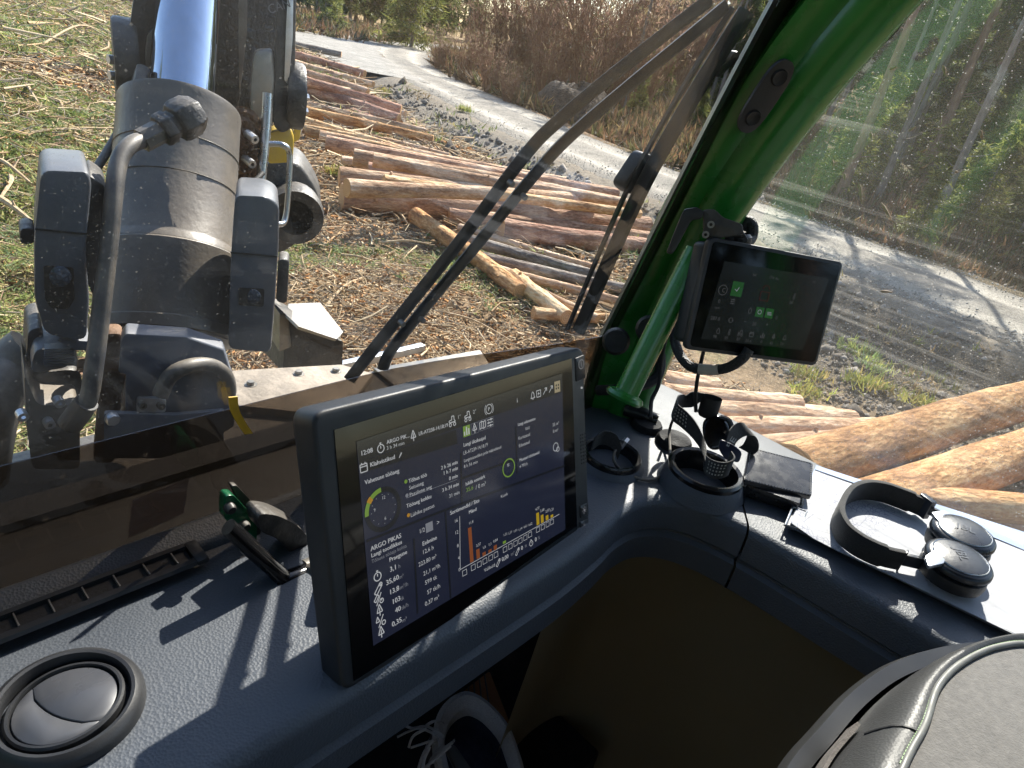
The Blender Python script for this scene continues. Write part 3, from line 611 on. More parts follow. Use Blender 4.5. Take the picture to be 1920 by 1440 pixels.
# deciduous shrub: many thin rising shoots
def shrub(H_, n_, cols):
    rt = thing('shrub', (0, 0, 0), 'shrub', 'shrub'); mb = MB()
    for i in range(n_):
        an = random.uniform(0, 6.28); sp = random.uniform(.15, .8); p = Vector((math.cos(an) * .2, math.sin(an) * .2, -.05)); L = H_ * random.uniform(.5, 1)
        q = p + Vector((math.cos(an) * sp * L * .6, math.sin(an) * sp * L * .6, L)); mdl = p.lerp(q, .5) + Vector((0, 0, .1 * L)); mb.tube([p, mdl, q], [.014, .010, .004], 3, cap=False)
        for k in range(9):
            s_ = p.lerp(q, random.uniform(.35, .95)); mb.tube([s_, s_ + Vector((random.gauss(0, .25), random.gauss(0, .25), random.uniform(.15, .5))) * L * .35], [.007, .003], 3, cap=False)
    mb.build('shoots', 'shrub_twig', rt, fix=False)
    P = np.stack([rng.normal(0, .36 * H_, 420), rng.normal(0, .36 * H_, 420), rng.uniform(.25, 1.05, 420) * H_], 1); P[:, :2] *= (P[:, 2:] / H_)
    c = leaf_cloud(P, np.tile([[0, 0, 1.]], (420, 1)), .13, 4, cols, 'leaves'); c.parent = rt; return rt
protos['shrub'] = shrub(2.6, 60, np.array([[.30, .18, .13], [.23, .14, .105], [.34, .25, .16], [.20, .16, .08]]))
used = set()
def plant(kind, x, y, sc=1.0, label=None, group=None):
    rt = protos[kind]
    if kind in used: rt = copy_tree(rt)
    used.add(kind); rt.location = (x, y, hz(x, y)); rt.rotation_euler = (random.uniform(-.025, .025), random.uniform(-.025, .025), random.uniform(0, 6.28)); rt.scale = (sc, sc, sc * random.uniform(.92, 1.08))
    rt['label'] = label; rt['category'] = 'shrub' if kind == 'shrub' else 'tree'; rt['group'] = group; return rt
random.seed(11)
# trees whose trunk shadows cross the road on the right
T = lambda px_, py_: (lambda p: (p.x, p.y))(G(px_, py_))
shd = Vector((SUNV.x, SUNV.y, 0)).normalized()
for i, (gx, gy_, kk_, lab) in enumerate([(16.5, 4.55, 'pine', 'slender pine whose trunk shadow crosses the road beside the small display'), (14.5, 1.35, 'pine2', 'grey-stemmed pine at the roadside near the right edge of the side window'), (15.2, 2.9, 'pine2', 'pine between the two roadside stems seen through the side window')]):
    q = Vector((gx, gy_, 0)) + shd * (5.6 + 1.1 * i); plant(kk_, q.x, q.y, .92, lab, 'pines beyond the road')
FG = 'dark pines of the forest beyond the road'; cnt = 0; tries = 0; pts_ = []
LBL = {'pine': 'tall brown pine trunk in the forest beyond the road', 'pine2': 'thin grey pine trunk in the forest beyond the road', 'spruce': 'dark spruce standing in the forest beyond the road', 'young': 'small yellowish green spruce under the forest trees'}
GRP = {'pine': FG, 'pine2': 'thin grey trunks of the forest', 'spruce': 'spruces of the forest', 'young': 'young spruces under the forest'}
while cnt < 265 and tries < 12000:
    tries += 1; a_ = R_(random.uniform(24, 112)); r_ = 20 * (95 / 20) ** random.random(); x_ = r_ * math.sin(a_); y_ = r_ * math.cos(a_)
    dd, ss = road_dist(np.array([x_]), np.array([y_])); e_ = dd[0] - HW
    if ss[0] < 0 or e_ < 5.0: continue
    k_ = random.choices(['pine', 'pine2', 'spruce', 'young'], [.30, .26, .26, .18])[0]; sc = random.uniform(.8, 1.05) * (1 + .010 * max(0, e_ - 8))
    if e_ < 15:        # thinned edge: slim stems and low growth, so that the sun reaches the road
        if random.random() < .35: continue
        k_ = random.choices(['pine2', 'young'], [.33, .67])[0]; sc = random.uniform(.75, .95) if k_ == 'pine2' else random.uniform(.5, .85)
    if any((x_ - u) ** 2 + (y_ - v) ** 2 < (2.2 if e_ < 30 else 5) for u, v in pts_): continue
    pts_.append((x_, y_)); cnt += 1; plant(k_, x_, y_, sc, LBL[k_], GRP[k_])
# closed stand of tall spruces far behind
for i in range(130):
    a_ = R_(random.uniform(24, 106)); r_ = random.uniform(62, 120); x_ = r_ * math.sin(a_); y_ = r_ * math.cos(a_); dd, ss = road_dist(np.array([x_]), np.array([y_]))
    if dd[0] < 7 or (ss[0] < 0 and r_ < 84): continue
    plant('spruce', x_, y_, random.uniform(1.3, 2.0), 'spruce of the closed dark stand far behind the road', 'far stand of spruces')
# trees at the far end of the clearing, beyond the turnout
for i in range(60):
    u = random.random(); x_ = 30 + 52 * u + random.uniform(-9, 9); y_ = 72 + 16 * u + random.uniform(0, 26)
    dd, ss = road_dist(np.array([x_]), np.array([y_]))
    if dd[0] < 4.5 or ss[0] > 0: continue
    plant(random.choice(['pine', 'pine2', 'pine2', 'spruce']), x_, y_, random.uniform(1.1, 1.5), 'distant slim tree at the far end of the clearing', 'trees at the far end of the clearing')
for (px_, py_, sc) in ((775, 44, .9), (610, 48, .55)):
    x_, y_ = T(px_, py_); k = 60 / math.hypot(x_, y_); plant('young', x_ * k, y_ * k, 2.4 * sc, 'bushy light green spruce by the far bend of the road' if px_ == 775 else 'small pale spruce beyond the turnout, beside the crane', 'far spruces')
for (px_, py_, sc, lab) in ((822, 128, .7, 'rust-brown shrub on the bank where the road bends'), (870, 150, .75, 'rust-brown shrub next on the bank above the road'), (915, 172, .7, 'rust-brown shrub in the middle of the bank'), (950, 190, .55, 'low rust-brown shrub at the near end of the bank'), (1010, 150, 1.2, 'tall brown shrub behind the earth mound'), (1075, 130, 1.5, 'large brown shrub in front of the dark trees'), (1150, 150, 1.4, 'large reddish shrub near the snow strip'), (960, 105, 1.4, 'brown shrub beside the dark trunk past the road'), (1180, 110, 1.6, 'tall reddish shrub behind the wiper arms'), (900, 105, 1.2, 'brown shrub by the far bend'), (1290, 200, 1.3, 'shrub just left of the wiper blade'), (1480, 330, 1.0, 'shrub right of the green pillar beyond the road')):
    x_, y_ = T(px_, py_); k = min(1, 52 / math.hypot(x_, y_)); plant('shrub', x_ * k, y_ * k, sc * 1.15, lab, 'brown shrubs beyond the road')
for i in range(20):      # thicket of bare brown birch and willow between bank and forest
    px_ = 880 + 22 * i + random.uniform(-12, 12); hy = 45 + .214 * (px_ - 960) + 15; a2 = ray(px_, hy + 40); r_ = random.uniform(33, 56); k = r_ / math.hypot(a2.x, a2.y); dd, ss = road_dist(np.array([a2.x * k]), np.array([a2.y * k]))
    if dd[0] < 5 or ss[0] < 0: continue
    plant('shrub', a2.x * k, a2.y * k, random.uniform(1.7, 2.7), 'tall bare brown thicket bush at the edge of the forest', 'bare brown thicket')
for i in range(34):      # standing forest behind and left of the machine (seen only in reflections)
    a_ = R_(random.uniform(150, 318)); r_ = random.uniform(9, 24); plant(random.choice(['spruce', 'spruce', 'pine']), r_ * math.sin(a_), r_ * math.cos(a_), random.uniform(.95, 1.4), 'dark tree standing behind the machine, seen as a reflection', 'trees behind the machine')
for i, (px_, py_) in enumerate(((1700, 470), (1790, 470), (1880, 500), (1560, 400), (1470, 350), (1850, 420))):
    x_, y_ = T(px_, py_); k = (math.hypot(x_, y_) + 1.6 + i * .5) / math.hypot(x_, y_); plant('young', x_ * k, y_ * k, .55 + .08 * i, ['spruce sapling behind the road, third from the right edge of the window', 'spruce sapling behind the road, second from the right edge', 'spruce sapling behind the road at the right edge of the window', 'spruce sapling behind the road, straight above the small display', 'spruce sapling behind the road, close to the green pillar', 'taller spruce sapling standing behind the row near the right edge'][i], 'saplings behind the road')
# earth mound by the ditch
pm('dark_earth', (.085, .058, .036), (.025, .018, .012), 5, .95, bump=1.0, bscale=7)
p = G(1010, 205); mb = MB(); mb.grid(lambda u, v: Vector((p.x + 2.3 + (2.6 * v) * math.cos(6.2832 * u), p.y + (2.2 * v) * math.sin(6.2832 * u), GZ - .15 + 1.35 * (1 - v * v) * (1 + .35 * mnoise.noise(Vector((4 * u, 3 * v, 1)))) + .12 * mnoise.noise(Vector((12 * u, 9 * v, 4))))), 40, 14)
tag(mb.build('earth_mound', 'dark_earth'), 'dark heap of dug earth by the ditch across the road', 'mound')
# ================================================================ THE CAB
pm('dash_vinyl', (.074, .087, .106), (.058, .068, .084), 5, .52, .06, bump=.30, bscale=420, typ='VOR', spec=.45, dust=.10, dustc=(.22, .21, .20))  # the sky's blue cast is put into the vinyl's grey
pm('dark_plastic', (.028, .029, .031), (.02, .02, .022), 14, .42, .1, bump=.12, bscale=500, spec=.45)
pm('black_rubber', (.014, .014, .015), (.022, .021, .02), 20, .6, .1, bump=.2, bscale=200, spec=.4)
pm('gloss_black', (.008, .008, .009), None, 8, .16, .06, spec=.5)
pm('panel_bounce_tint', (.21, .172, .108), (.17, .138, .086), 3, .55, .06, bump=.2, bscale=420, spec=.3)  # warm light bounced off the seat is put into this olive colour
pm('pillar_green', (.022, .22, .03), (.016, .17, .022), 6, .27, .08, bump=.05, bscale=120, spec=.5, coat=.35, dust=.12, dustc=(.22, .25, .12))
pm('bracket_green', (.01, .13, .05), None, 9, .3, .08, coat=.4)
pm('steel', (.55, .56, .57), (.4, .41, .42), 25, .32, .1, metal=1, bump=.1, bscale=200)
pm('steel_dull', (.26, .26, .25), (.18, .175, .165), 18, .45, .12, metal=.8, dust=.35)
pm('aluminium_trim', (.34, .33, .29), (.22, .21, .18), 30, .38, .12, metal=.7, stretch=(1, 1, .3))
pm('floor_mat', (.012, .012, .014), None, 30, .75, .1, bump=.5, bscale=160, spec=.3)
pm('headliner', (.09, .09, .088), None, 30, .9, 0, bump=.3, bscale=300)
ZD = -0.50
glass_mat('windshield_glass', (.96, .965, .955), .028, .20, 290, clean=.3)
glass_mat('side_glass', (.92, .93, .91), .11, .75, 210, dcol=(.50, .48, .44), streak=.30, clean=.4)
glass_mat('tint_film', (.41, .37, .33), .03, .15, 60, refl=.8, dcol=(.3, .25, .2)); glass_mat('pane_inner', (.98, .985, .98), 0, 0, 1)
glass_mat('clear_glass', (.9, .91, .9), .05, .2, 90)

# shell of the cab: roof, rear wall, left side, floor
def lohi(x0, x1, y0, y1, z0, z1): return ((x0 + x1) / 2, (y0 + y1) / 2, (z0 + z1) / 2), (x1 - x0, y1 - y0, z1 - z0)
mb = MB(); mb.box(*lohi(-.85, 1.12, -1.25, .40, .60, .70)); tag(mb.build('cab_roof', 'headliner', bev=.03), kind='structure')
mb = MB(); mb.box(*lohi(-.85, 1.10, -1.3, 1.0, -1.32, -1.26)); tag(mb.build('cab_floor', 'floor_mat'), kind='structure')
mb = MB(); mb.box(*lohi(-.85, 1.10, -1.30, -1.24, -1.25, -.30)); tag(mb.build('cab_wall_rear', 'panel_bounce_tint'), kind='structure')
mb = MB(); mb.box(*lohi(-.88, -.82, -1.23, .62, -1.25, -.42)); tag(mb.build('cab_wall_left', 'panel_bounce_tint'), kind='structure')
mb = MB(); mb.box(*lohi(-.81, 1.08, .72, .76, -1.25, -.56)); tag(mb.build('cab_wall_front', 'floor_mat'), kind='structure')
mb = MB(); mb.box(*lohi(1.085, 1.11, -1.23, .71, -1.25, -.59)); tag(mb.build('cab_wall_right', 'panel_bounce_tint'), kind='structure')
mb = MB(); mb.box(*lohi(-.81, 1.11, .585, .75, -.62, -.570)); tag(mb.build('cab_sun_block_front', 'black_rubber', bev=.006), kind='structure')  # added slab that stops sun leaking into the foot well
mb = MB(); mb.box(*lohi(.93, 1.083, .36, .583, -.62, -.570)); tag(mb.build('cab_sun_block_corner', 'black_rubber', bev=.006), kind='structure')  # added corner slab, keeps the sun out below the dashboard
for nm, cx, cy in (('left', -.85, -1.27), ('right', 1.08, -1.27)):
    mb = MB(); mb.box(*lohi(cx - .035, cx + .035, cy - .035, cy + .035, -.3, .6)); tag(mb.build('cab_post_rear_' + nm, 'pillar_green', bev=.012), kind='structure')
mb = MB(); mb.tube([(-.84, .56, -.5), (-.84, .50, -.2), (-.84, .38, .2), (-.82, .26, .6)], .045, 12); tag(mb.build('cab_post_front_left', 'pillar_green'), kind='structure')

# ---- windshield: a curved pane leaning back, bottom strip tinted
def wy(x, z): 
    k = max(0, min(1, (x - .42) / .46)); y0 = .560 - .055 * k * k * (3 - 2 * k); return y0 - .21 * max(0, z + .40) - .12 * max(0, z + .1) ** 2
ws = thing('windshield', (.2, .60, -.53), 'curved cab windshield, dusty, with a smoked strip along its lower edge', 'windshield')
def pane(x0, x1, z0, z1, off, th, nx=36, nz=14):
    mb = MB(); f = lambda u, v, o: (lambda x, z: Vector((x, wy(x, z) + o, z)))(x0 + (x1 - x0) * u, z0 + (z1 - z0) * v)
    mb.grid(lambda u, v: f(u, v, off), nx, nz); mb.grid(lambda u, v: f(u, v, off + th), nx, nz)
    w = nz + 1; n1 = (nx + 1) * w
    ring = [i * w for i in range(nx + 1)] + [nx * w + j for j in range(1, w)] + [i * w + nz for i in range(nx - 1, -1, -1)] + [j for j in range(nz - 1, 0, -1)]
    k = len(ring); mb.f += [(ring[i], ring[(i + 1) % k], ring[(i + 1) % k] + n1, ring[i] + n1) for i in range(k)]; mb.sm += [False] * k; return mb
wg = pane(-.80, .895, -.545, .58, 0, .005).build('glass', 'windshield_glass', ws); wg.data.materials.append(MATS['pane_inner'])
for p_ in wg.data.polygons: p_.material_index = 1 if p_.index < 36 * 14 else 0
film = pane(-.80, .893, -.545, -.371, -.004, .0015, 36, 4).build('tinted_strip', 'tint_film', ws)
pane(.832, .868, -.369, .575, -.0035, .0015, 4, 20).build('edge_band', 'tint_film', ws)
mb = MB(); mb.tube([(x, wy(x, -.555), -.555) for x in np.linspace(-.82, .9, 30)], .012, 8); mb.build('lower_seal', 'black_rubber', ws)
zz = np.linspace(-.55, .58, 30)
def along(off, pts=zz): return [Vector((.9, wy(.9, z), z)) + off for z in pts]
mb = MB(); mb.tube(along(Vector((-.012, .0, 0))), .014, 8, flat=(1, (1, 0, 0))); mb.build('corner_seal', 'black_rubber', ws)
mb = MB(); P = along(Vector((-.036, .012, 0))); mb.ribbon(P, [Vector((.030, -.010, 0))] * len(P), .006); mb.build('trim_strip', 'aluminium_trim', ws)
mb = MB(); P = along(Vector((-.012, .013, 0))); mb.ribbon(P, [Vector((.024, -.012, 0))] * len(P), .008); mb.build('black_trim', 'dark_plastic', ws)
# yellow marker strip hanging on the tinted strip, and a square see-through patch
pm('yellow_tape', (.75, .45, .015), (.6, .34, .01), 20, .5)
fp = lambda x, y, o=-.008: (lambda q: Vector((q.x, wy(q.x, q.z) + o, q.z)))(PY(x, y, .575))
def onglass(x, y, o=-.008):
    q = PY(x, y, .57)
    for _ in range(6): q = PY(x, y, wy(q.x, q.z) + o)
    return q
P = smooth_path([onglass(437, 744), onglass(440, 768), onglass(452, 792), onglass(466, 813)], 6); mb = MB(); mb.ribbon(P, [(onglass(458, 780) - onglass(440, 782)) * .9] * len(P), .0012)
t = mb.build('yellow_strip', 'yellow_tape'); tag(t, 'short yellow marker strip stuck on the tinted glass left of the big monitor', 'strip')
glass_mat('glass_patch', (.55, .48, .44), .45, .1, 40, refl=1.0, dcol=(.34, .28, .25))
mb = MB(); mb.prism([onglass(247, 938, -.006), onglass(354, 896, -.006), onglass(344, 962, -.006), onglass(240, 1008, -.006)], (0, -.001, 0)); tag(mb.build('glass_patch', 'glass_patch'), 'square brownish see-through patch on the tinted glass above the air slot', 'patch')

# ---- green corner pillar
pil = thing('corner_pillar', (.9, .49, -.52), 'green painted steel pillar leaning in the front right corner of the cab', 'pillar')
pc = smooth_path([(.905, .495, -.62), (.905, .487, -.51), (.905, .463, -.30), (.905, .438, -.155), (.905, .388, -.01), (.905, .336, .106), (.90, .22, .32), (.89, .05, .56)], 8)
prof = [(-.034, -.052), (-.040, -.035), (-.036, -.014), (-.044, -.006), (-.048, .012), (-.044, .030), (-.034, .044), (-.018, .050), (.02, .048), (.03, .03), (.03, -.045), (.01, -.056), (-.02, -.057)]
mb = MB(); rings = []
for i, p in enumerate(pc):
    t = (pc[min(i + 1, len(pc) - 1)] - pc[max(i - 1, 0)]).normalized(); a = Vector((1, 0, 0)); b_ = t.cross(a).normalized()
    a2 = (a * math.cos(R_(28)) - b_ * math.sin(R_(28)) * -1); b2 = t.cross(a2).normalized()
    rings += [p + a2 * u * 1.0 + b2 * (-v) for u, v in prof]
k = len(prof); mb.add(rings, [(i * k + j, (i + 1) * k + j, (i + 1) * k + (j + 1) % k, i * k + (j + 1) % k) for i in range(len(pc) - 1) for j in range(k)], True)
mb.build('post', 'pillar_green', pil, sub=0)
ax = (pc[20] - pc[4]).normalized()
c0 = PX(1432, 180, .845); d1 = (PX(1462, 135, .845) - PX(1405, 222, .845)).normalized(); s1 = Vector((-.55, -.83, 0)); s1 = (s1 - s1.dot(d1) * d1).normalized(); s2 = d1.cross(s1)
def oval(c, du, dv, a, b, n=24): return [c + du * a * math.copysign(abs(math.cos(t)) ** .6, math.cos(t)) + dv * b * math.copysign(abs(math.sin(t)) ** .8, math.sin(t)) for t in [2 * math.pi * i / n for i in range(n)]]
pl = MB(); pl.prism(oval(c0, d1, s2, .045, .017), s1 * .006); plo = pl.build('cover_plate', 'dark_plastic', pil, bev=.002)
for kx in (-.025, .025):
    h = MB(); h.lathe([(0, .0075), (.006, .0075), (.0085, .009), (.0095, .0075), (.0098, .005)], c0 + d1 * kx, s1, 16); h.build('screw_hole', 'black_rubber', plo)
# small eyelet on the window side
e0 = PX(1660, 55, 1.0); 
P = smooth_path([PX(1680, 35, 1.0), PX(1683, 44, 1.0), PX(1665, 66, 1.0), PX(1652, 74, 1.0), PX(1642, 70, 1.0)], 5); mb = MB(); mb.tube(P, .0055, 8); mb.build('eyelet', 'dark_plastic', pil)
# round grab tube in front of the pillar with its flange
ta, tb_ = PD(1308, 470, .93), PD(1172, 742, .93); mb = MB(); mb.tube([ta, ta.lerp(tb_, .5), tb_], .0165, 18); tube = mb.build('grab_tube', 'pillar_green', pil)
mb = MB(); axd = (tb_ - ta).normalized(); mb.lathe([(0, .006), (.024, .006), (.027, .002), (.025, -.003), (.0168, -.006), (.0168, -.012)], tb_, axd, 24); mb.build('flange', 'pillar_green', tube)
mb = MB(); mb.prism(rounded([PD(1285, 490, .945), PD(1325, 470, .945), PD(1330, 510, .945), PD(1300, 520, .945)], .008), ray(1300, 490) * .02); mb.build('tube_end_cap', 'black_rubber', tube)
for px_, py_ in ((1155, 640), (1218, 617)):
    mb = MB(); q = PD(px_, py_, .985); mb.lathe([(0, -.012), (.016, -.012), (.02, -.004), (.02, .02)], q, ray(px_, py_), 16); mb.build('rubber_plug', 'black_rubber', pil)

# ---- side window
sw = thing('side_window', (1.09, -.2, -.5), 'large dusty side window right of the green pillar, streaked and speckled', 'window')
mb = MB(); yb = lambda z: .472 - .28 * (z + .188) - .30 * (z + .188) ** 2
def sidepane(x0, x1):
    V = []; N = 18
    for i in range(N + 1):
        z = -.56 + 1.15 * i / N; V += [(x0, yb(z), z), (x0, -1.2, z)]
    return V
N = 18; V0 = sidepane(1.088, 0); V1 = sidepane(1.093, 0); V1 = [(1.093, v[1], v[2]) for v in V1]; kk_ = len(V0)
mb.add(V0 + V1, [(2 * i, 2 * i + 1, 2 * i + 3, 2 * i + 2) for i in range(N)] + [(kk_ + 2 * i, kk_ + 2 * i + 2, kk_ + 2 * i + 3, kk_ + 2 * i + 1) for i in range(N)] + [(2 * i, 2 * i + 2, kk_ + 2 * i + 2, kk_ + 2 * i) for i in range(N)] + [(0, kk_, kk_ + 1, 1), (2 * N, 2 * N + 1, kk_ + 2 * N + 1, kk_ + 2 * N)])
sg = mb.build('glass', 'side_glass', sw); sg.data.materials.append(MATS['pane_inner'])
for p_ in sg.data.polygons: p_.material_index = 1 if p_.index < N else 0
mb = MB(); P = [Vector((1.082, yb(z) - .004, z)) for z in zz]; mb.tube(P, .011, 8); mb.build('front_seal', 'black_rubber', sw)
mb = MB(); mb.box(*lohi(1.07, 1.11, -1.22, .47, -.585, -.53)); mb.build('sill', 'dark_plastic', sw, bev=.006)
# dry larch needles and seeds stuck to the outside of the side window
pm('seed', (.62, .45, .30), (.45, .30, .2), 40, .7)
for i, (a, b_) in enumerate([((1768, 122), (1773, 143)), ((1668, 131), (1682, 124)), ((1703, 246), (1717, 237)), ((1837, 243), (1842, 262)), ((1612, 345), (1616, 384)), ((1583, 325), (1584, 338)), ((1726, 285), (1738, 278)), ((1728, 314), (1738, 308)), ((1516, 395), (1518, 410)), ((1652, 380), (1672, 412)), ((1650, 546), (1674, 548)), ((1632, 248), (1634, 262)), ((1636, 135), (1637, 140)), ((1798, 385), (1806, 383)), ((1790, 322), (1796, 323)), ((1560, 300), (1563, 312))]):
    A = PX(*a, 1.086); B = PX(*b_, 1.086); mb = MB(); mb.tube([A, A.lerp(B, .25), A.lerp(B, .6), B], [.0006, .0022, .0018, .0004], 6)
    tag(mb.build('seed_husk', 'seed'), 'small dry husk stuck to the dusty side window', 'husk', 'husks stuck to the side window')

# ---- wiper on the outside of the windshield
wp = thing('wiper', (.5, .62, -.45), 'black windshield wiper with two parallel arms and a blade along the corner', 'wiper')
def wout(x, y, o=.03): return onglass(x, y, o)
for arm in ([(655, 712), (700, 655), (860, 455), (985, 290), (1052, 222), (1150, 140), (1262, 52), (1330, 0)], [(718, 690), (745, 640), (885, 470), (1010, 318), (1075, 250), (1180, 160), (1290, 70), (1360, 12)]):
    P = smooth_path([wout(*p, .035) for p in arm], 6); mb = MB(); mb.tube(P, .0088, 8, flat=(.6, (0, -1, .2))); a_o = mb.build('arm', 'black_rubber', wp)
    for q in (P[8], P[16]):
        s_ = MB(); s_.lathe([(0, -.012), (.0035, -.012), (.004, -.005)], q, (0, 1, .2), 10); s_.build('rivet', 'steel_dull', a_o)
P = smooth_path([wout(1085, 620, .02), wout(1150, 470, .02), wout(1215, 330, .02), wout(1300, 180, .02), wout(1400, 20, .02)], 8); mb = MB(); mb.tube(P, .0075, 8, flat=(1.5, (0, -1, .2))); mb.build('blade', 'black_rubber', wp)
P2 = [p + Vector((-.012, .012, 0)) for p in P]; mb = MB(); mb.tube(P2, .004, 6); mb.build('blade_spine', 'dark_plastic', wp)
q = wout(1205, 330, .03); mb = MB(); mb.prism(rounded([wout(1185, 368, .03), wout(1168, 350, .03), wout(1212, 285, .03), wout(1238, 300, .03), wout(1232, 330, .03)], .01), (0, .02, 0)); mb.build('blade_holder', 'dark_plastic', wp, bev=.003)
mb = MB(); mb.prism(rounded([wout(1345, 150, .01), wout(1350, 128, .01), wout(1385, 92, .01), wout(1388, 110, .01)], .008), (0, .015, 0)); mb.build('end_clip', 'dark_plastic', wp, bev=.003)

# ---- dashboard
dash = thing('dashboard', (.2, .42, -.6), 'grey grained vinyl dashboard running round the front right corner of the cab', 'dashboard')
LIP = [(-.80, .294), (-.4, .294), (-.1, .294), (.15, .294), (.36, .291), (.52, .290), (.61, .296), (.665, .303), (.712, .298), (.748, .272), (.770, .228), (.780, .17), (.786, .08), (.792, -.05), (.796, -.35), (.80, -1.15)]
OUT = [(-.80, .572), (-.4, .572), (-.1, .572), (.15, .572), (.36, .572), (.55, .575), (.69, .582), (.81, .60), (.94, .612), (1.04, .59), (1.078, .50), (1.083, .36), (1.083, .15), (1.082, -.05), (1.082, -.35), (1.082, -1.15)]  # front right corner drawn out past the glass to block sun
li = smooth_path([(*p, 0) for p in LIP], 8); ou = smooth_path([(*p, 0) for p in OUT], 8)
def dash_rows(i0, i1, close_ends=True, crown=.0):
    rows = []
    for i in range(i0, i1 + 1):
        a, b_ = ou[i], li[i]; w = (b_ - a); L = w.length; w = w / L; r = .014; row = []
        for j in range(13):
            k = j / 12; z = ZD - .020 * (1 - k) ** 3 ; row.append(a + w * (L - r) * k + Vector((0, 0, z)))
        for j in range(1, 6):
            an = j / 5 * math.pi / 2; row.append(b_ - w * r + w * r * math.sin(an) + Vector((0, 0, ZD - r + r * math.cos(an))))
        for dx, dz in ((.002, -.045), (-.003, -.050), (-.003, -.054), (.004, -.058), (.004, -.095), (-.004, -.101), (-.12, -.11)): row.append(b_ + w * dx + Vector((0, 0, ZD + dz)))
        rows.append(row)
    m_ = len(rows[0]); mb = MB(); mb.add([p for r_ in rows for p in r_], [(i * m_ + j, (i + 1) * m_ + j, (i + 1) * m_ + j + 1, i * m_ + j + 1) for i in range(len(rows) - 1) for j in range(m_ - 1)], True)
    for row, rev in ((rows[0], 0), (rows[-1], 1)): mb.add(row, [tuple(range(m_)) if rev else tuple(reversed(range(m_)))])
    return mb
isp = 86
dash_rows(0, isp).build('top_panel', 'dash_vinyl', dash)
# the shelf panel starts after a narrow joint
li_, ou_ = li, ou
sh = dash_rows(isp, len(li) - 1); gap = Vector((.0, -.0035, 0))
sh.v = [p + gap * (1 if i < 24 else .2) for i, p in enumerate(sh.v)]
sh.build('shelf_panel', 'dash_vinyl', dash)
# inner side wall below the shelf
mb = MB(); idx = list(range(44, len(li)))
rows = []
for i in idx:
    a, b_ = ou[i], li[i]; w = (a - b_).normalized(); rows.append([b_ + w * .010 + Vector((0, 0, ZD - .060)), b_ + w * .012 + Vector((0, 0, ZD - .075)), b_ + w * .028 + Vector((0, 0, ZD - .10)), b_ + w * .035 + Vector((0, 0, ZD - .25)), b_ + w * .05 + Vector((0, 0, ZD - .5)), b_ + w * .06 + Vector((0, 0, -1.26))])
m_ = 6; mb.add([p for r_ in rows for p in r_], [(i * m_ + j, (i + 1) * m_ + j, (i + 1) * m_ + j + 1, i * m_ + j + 1) for i in range(len(rows) - 1) for j in range(m_ - 1)], True); mb.build('side_wall_panel', 'panel_bounce_tint', dash)
# raised ridge with the long air slot
rid = MB()
X0, X1 = -.45, .214
pr = [(.557, ZD - .02), (.556, ZD + .003), (.549, ZD + .009), (.533, ZD + .003), (.524, ZD - .001), (.520, ZD - .018), (.545, ZD - .03)]
rid.add([(x, y, z) for x in (X0, X1 + .06) for y, z in pr], [tuple(range(7)), tuple(reversed(range(7, 14)))] + [(i, i + 7, (i + 1) % 7 + 7, (i + 1) % 7) for i in range(7)])
rid.build('slot_ridge', 'dash_vinyl', dash, bev=.004)
slot = thing('air_slot', (.0, .51, ZD), 'long narrow defroster slot with thin slats between dashboard and windshield', 'air vent')
mb = MB(); 
fr = [(.494, ZD + .003), (.496, ZD + .006), (.502, ZD + .006), (.502, ZD + .0015), (.520, ZD + .0015), (.520, ZD + .007), (.525, ZD + .007), (.527, ZD + .002)]
mb.add([(x, y, z) for x in (X0, X1) for y, z in fr], [(i, i + 8, i + 9, i + 1) for i in range(7)] + [tuple(range(8)), tuple(reversed(range(8, 16)))]); mb.build('frame', 'dark_plastic', slot)
mb = MB(); mb.box(*lohi(X0 + .004, X1 - .004, .5025, .5195, ZD + .0018, ZD + .0026)); mb.build('opening', 'black_rubber', slot)
mb = MB(); mb.box(*lohi(X1, X1 + .012, .494, .526, ZD + .0005, ZD + .007)); mb.build('end_piece', 'dark_plastic', slot, bev=.003)
sl = None
for i in range(26):
    x_ = X0 + .02 + i * .0252
    if sl is None: mb = MB(); mb.box(WLOC[slot], (.0012, .0165, .0035)); sl = mb.build('slat', 'steel_dull', slot); me_ = sl.data; sl.location = Vector((x_, .511, ZD + .0045)) - WLOC[slot]
    else: o = sl.copy(); COL.objects.link(o); o.location = Vector((x_, .511, ZD + .0045)) - WLOC[slot]
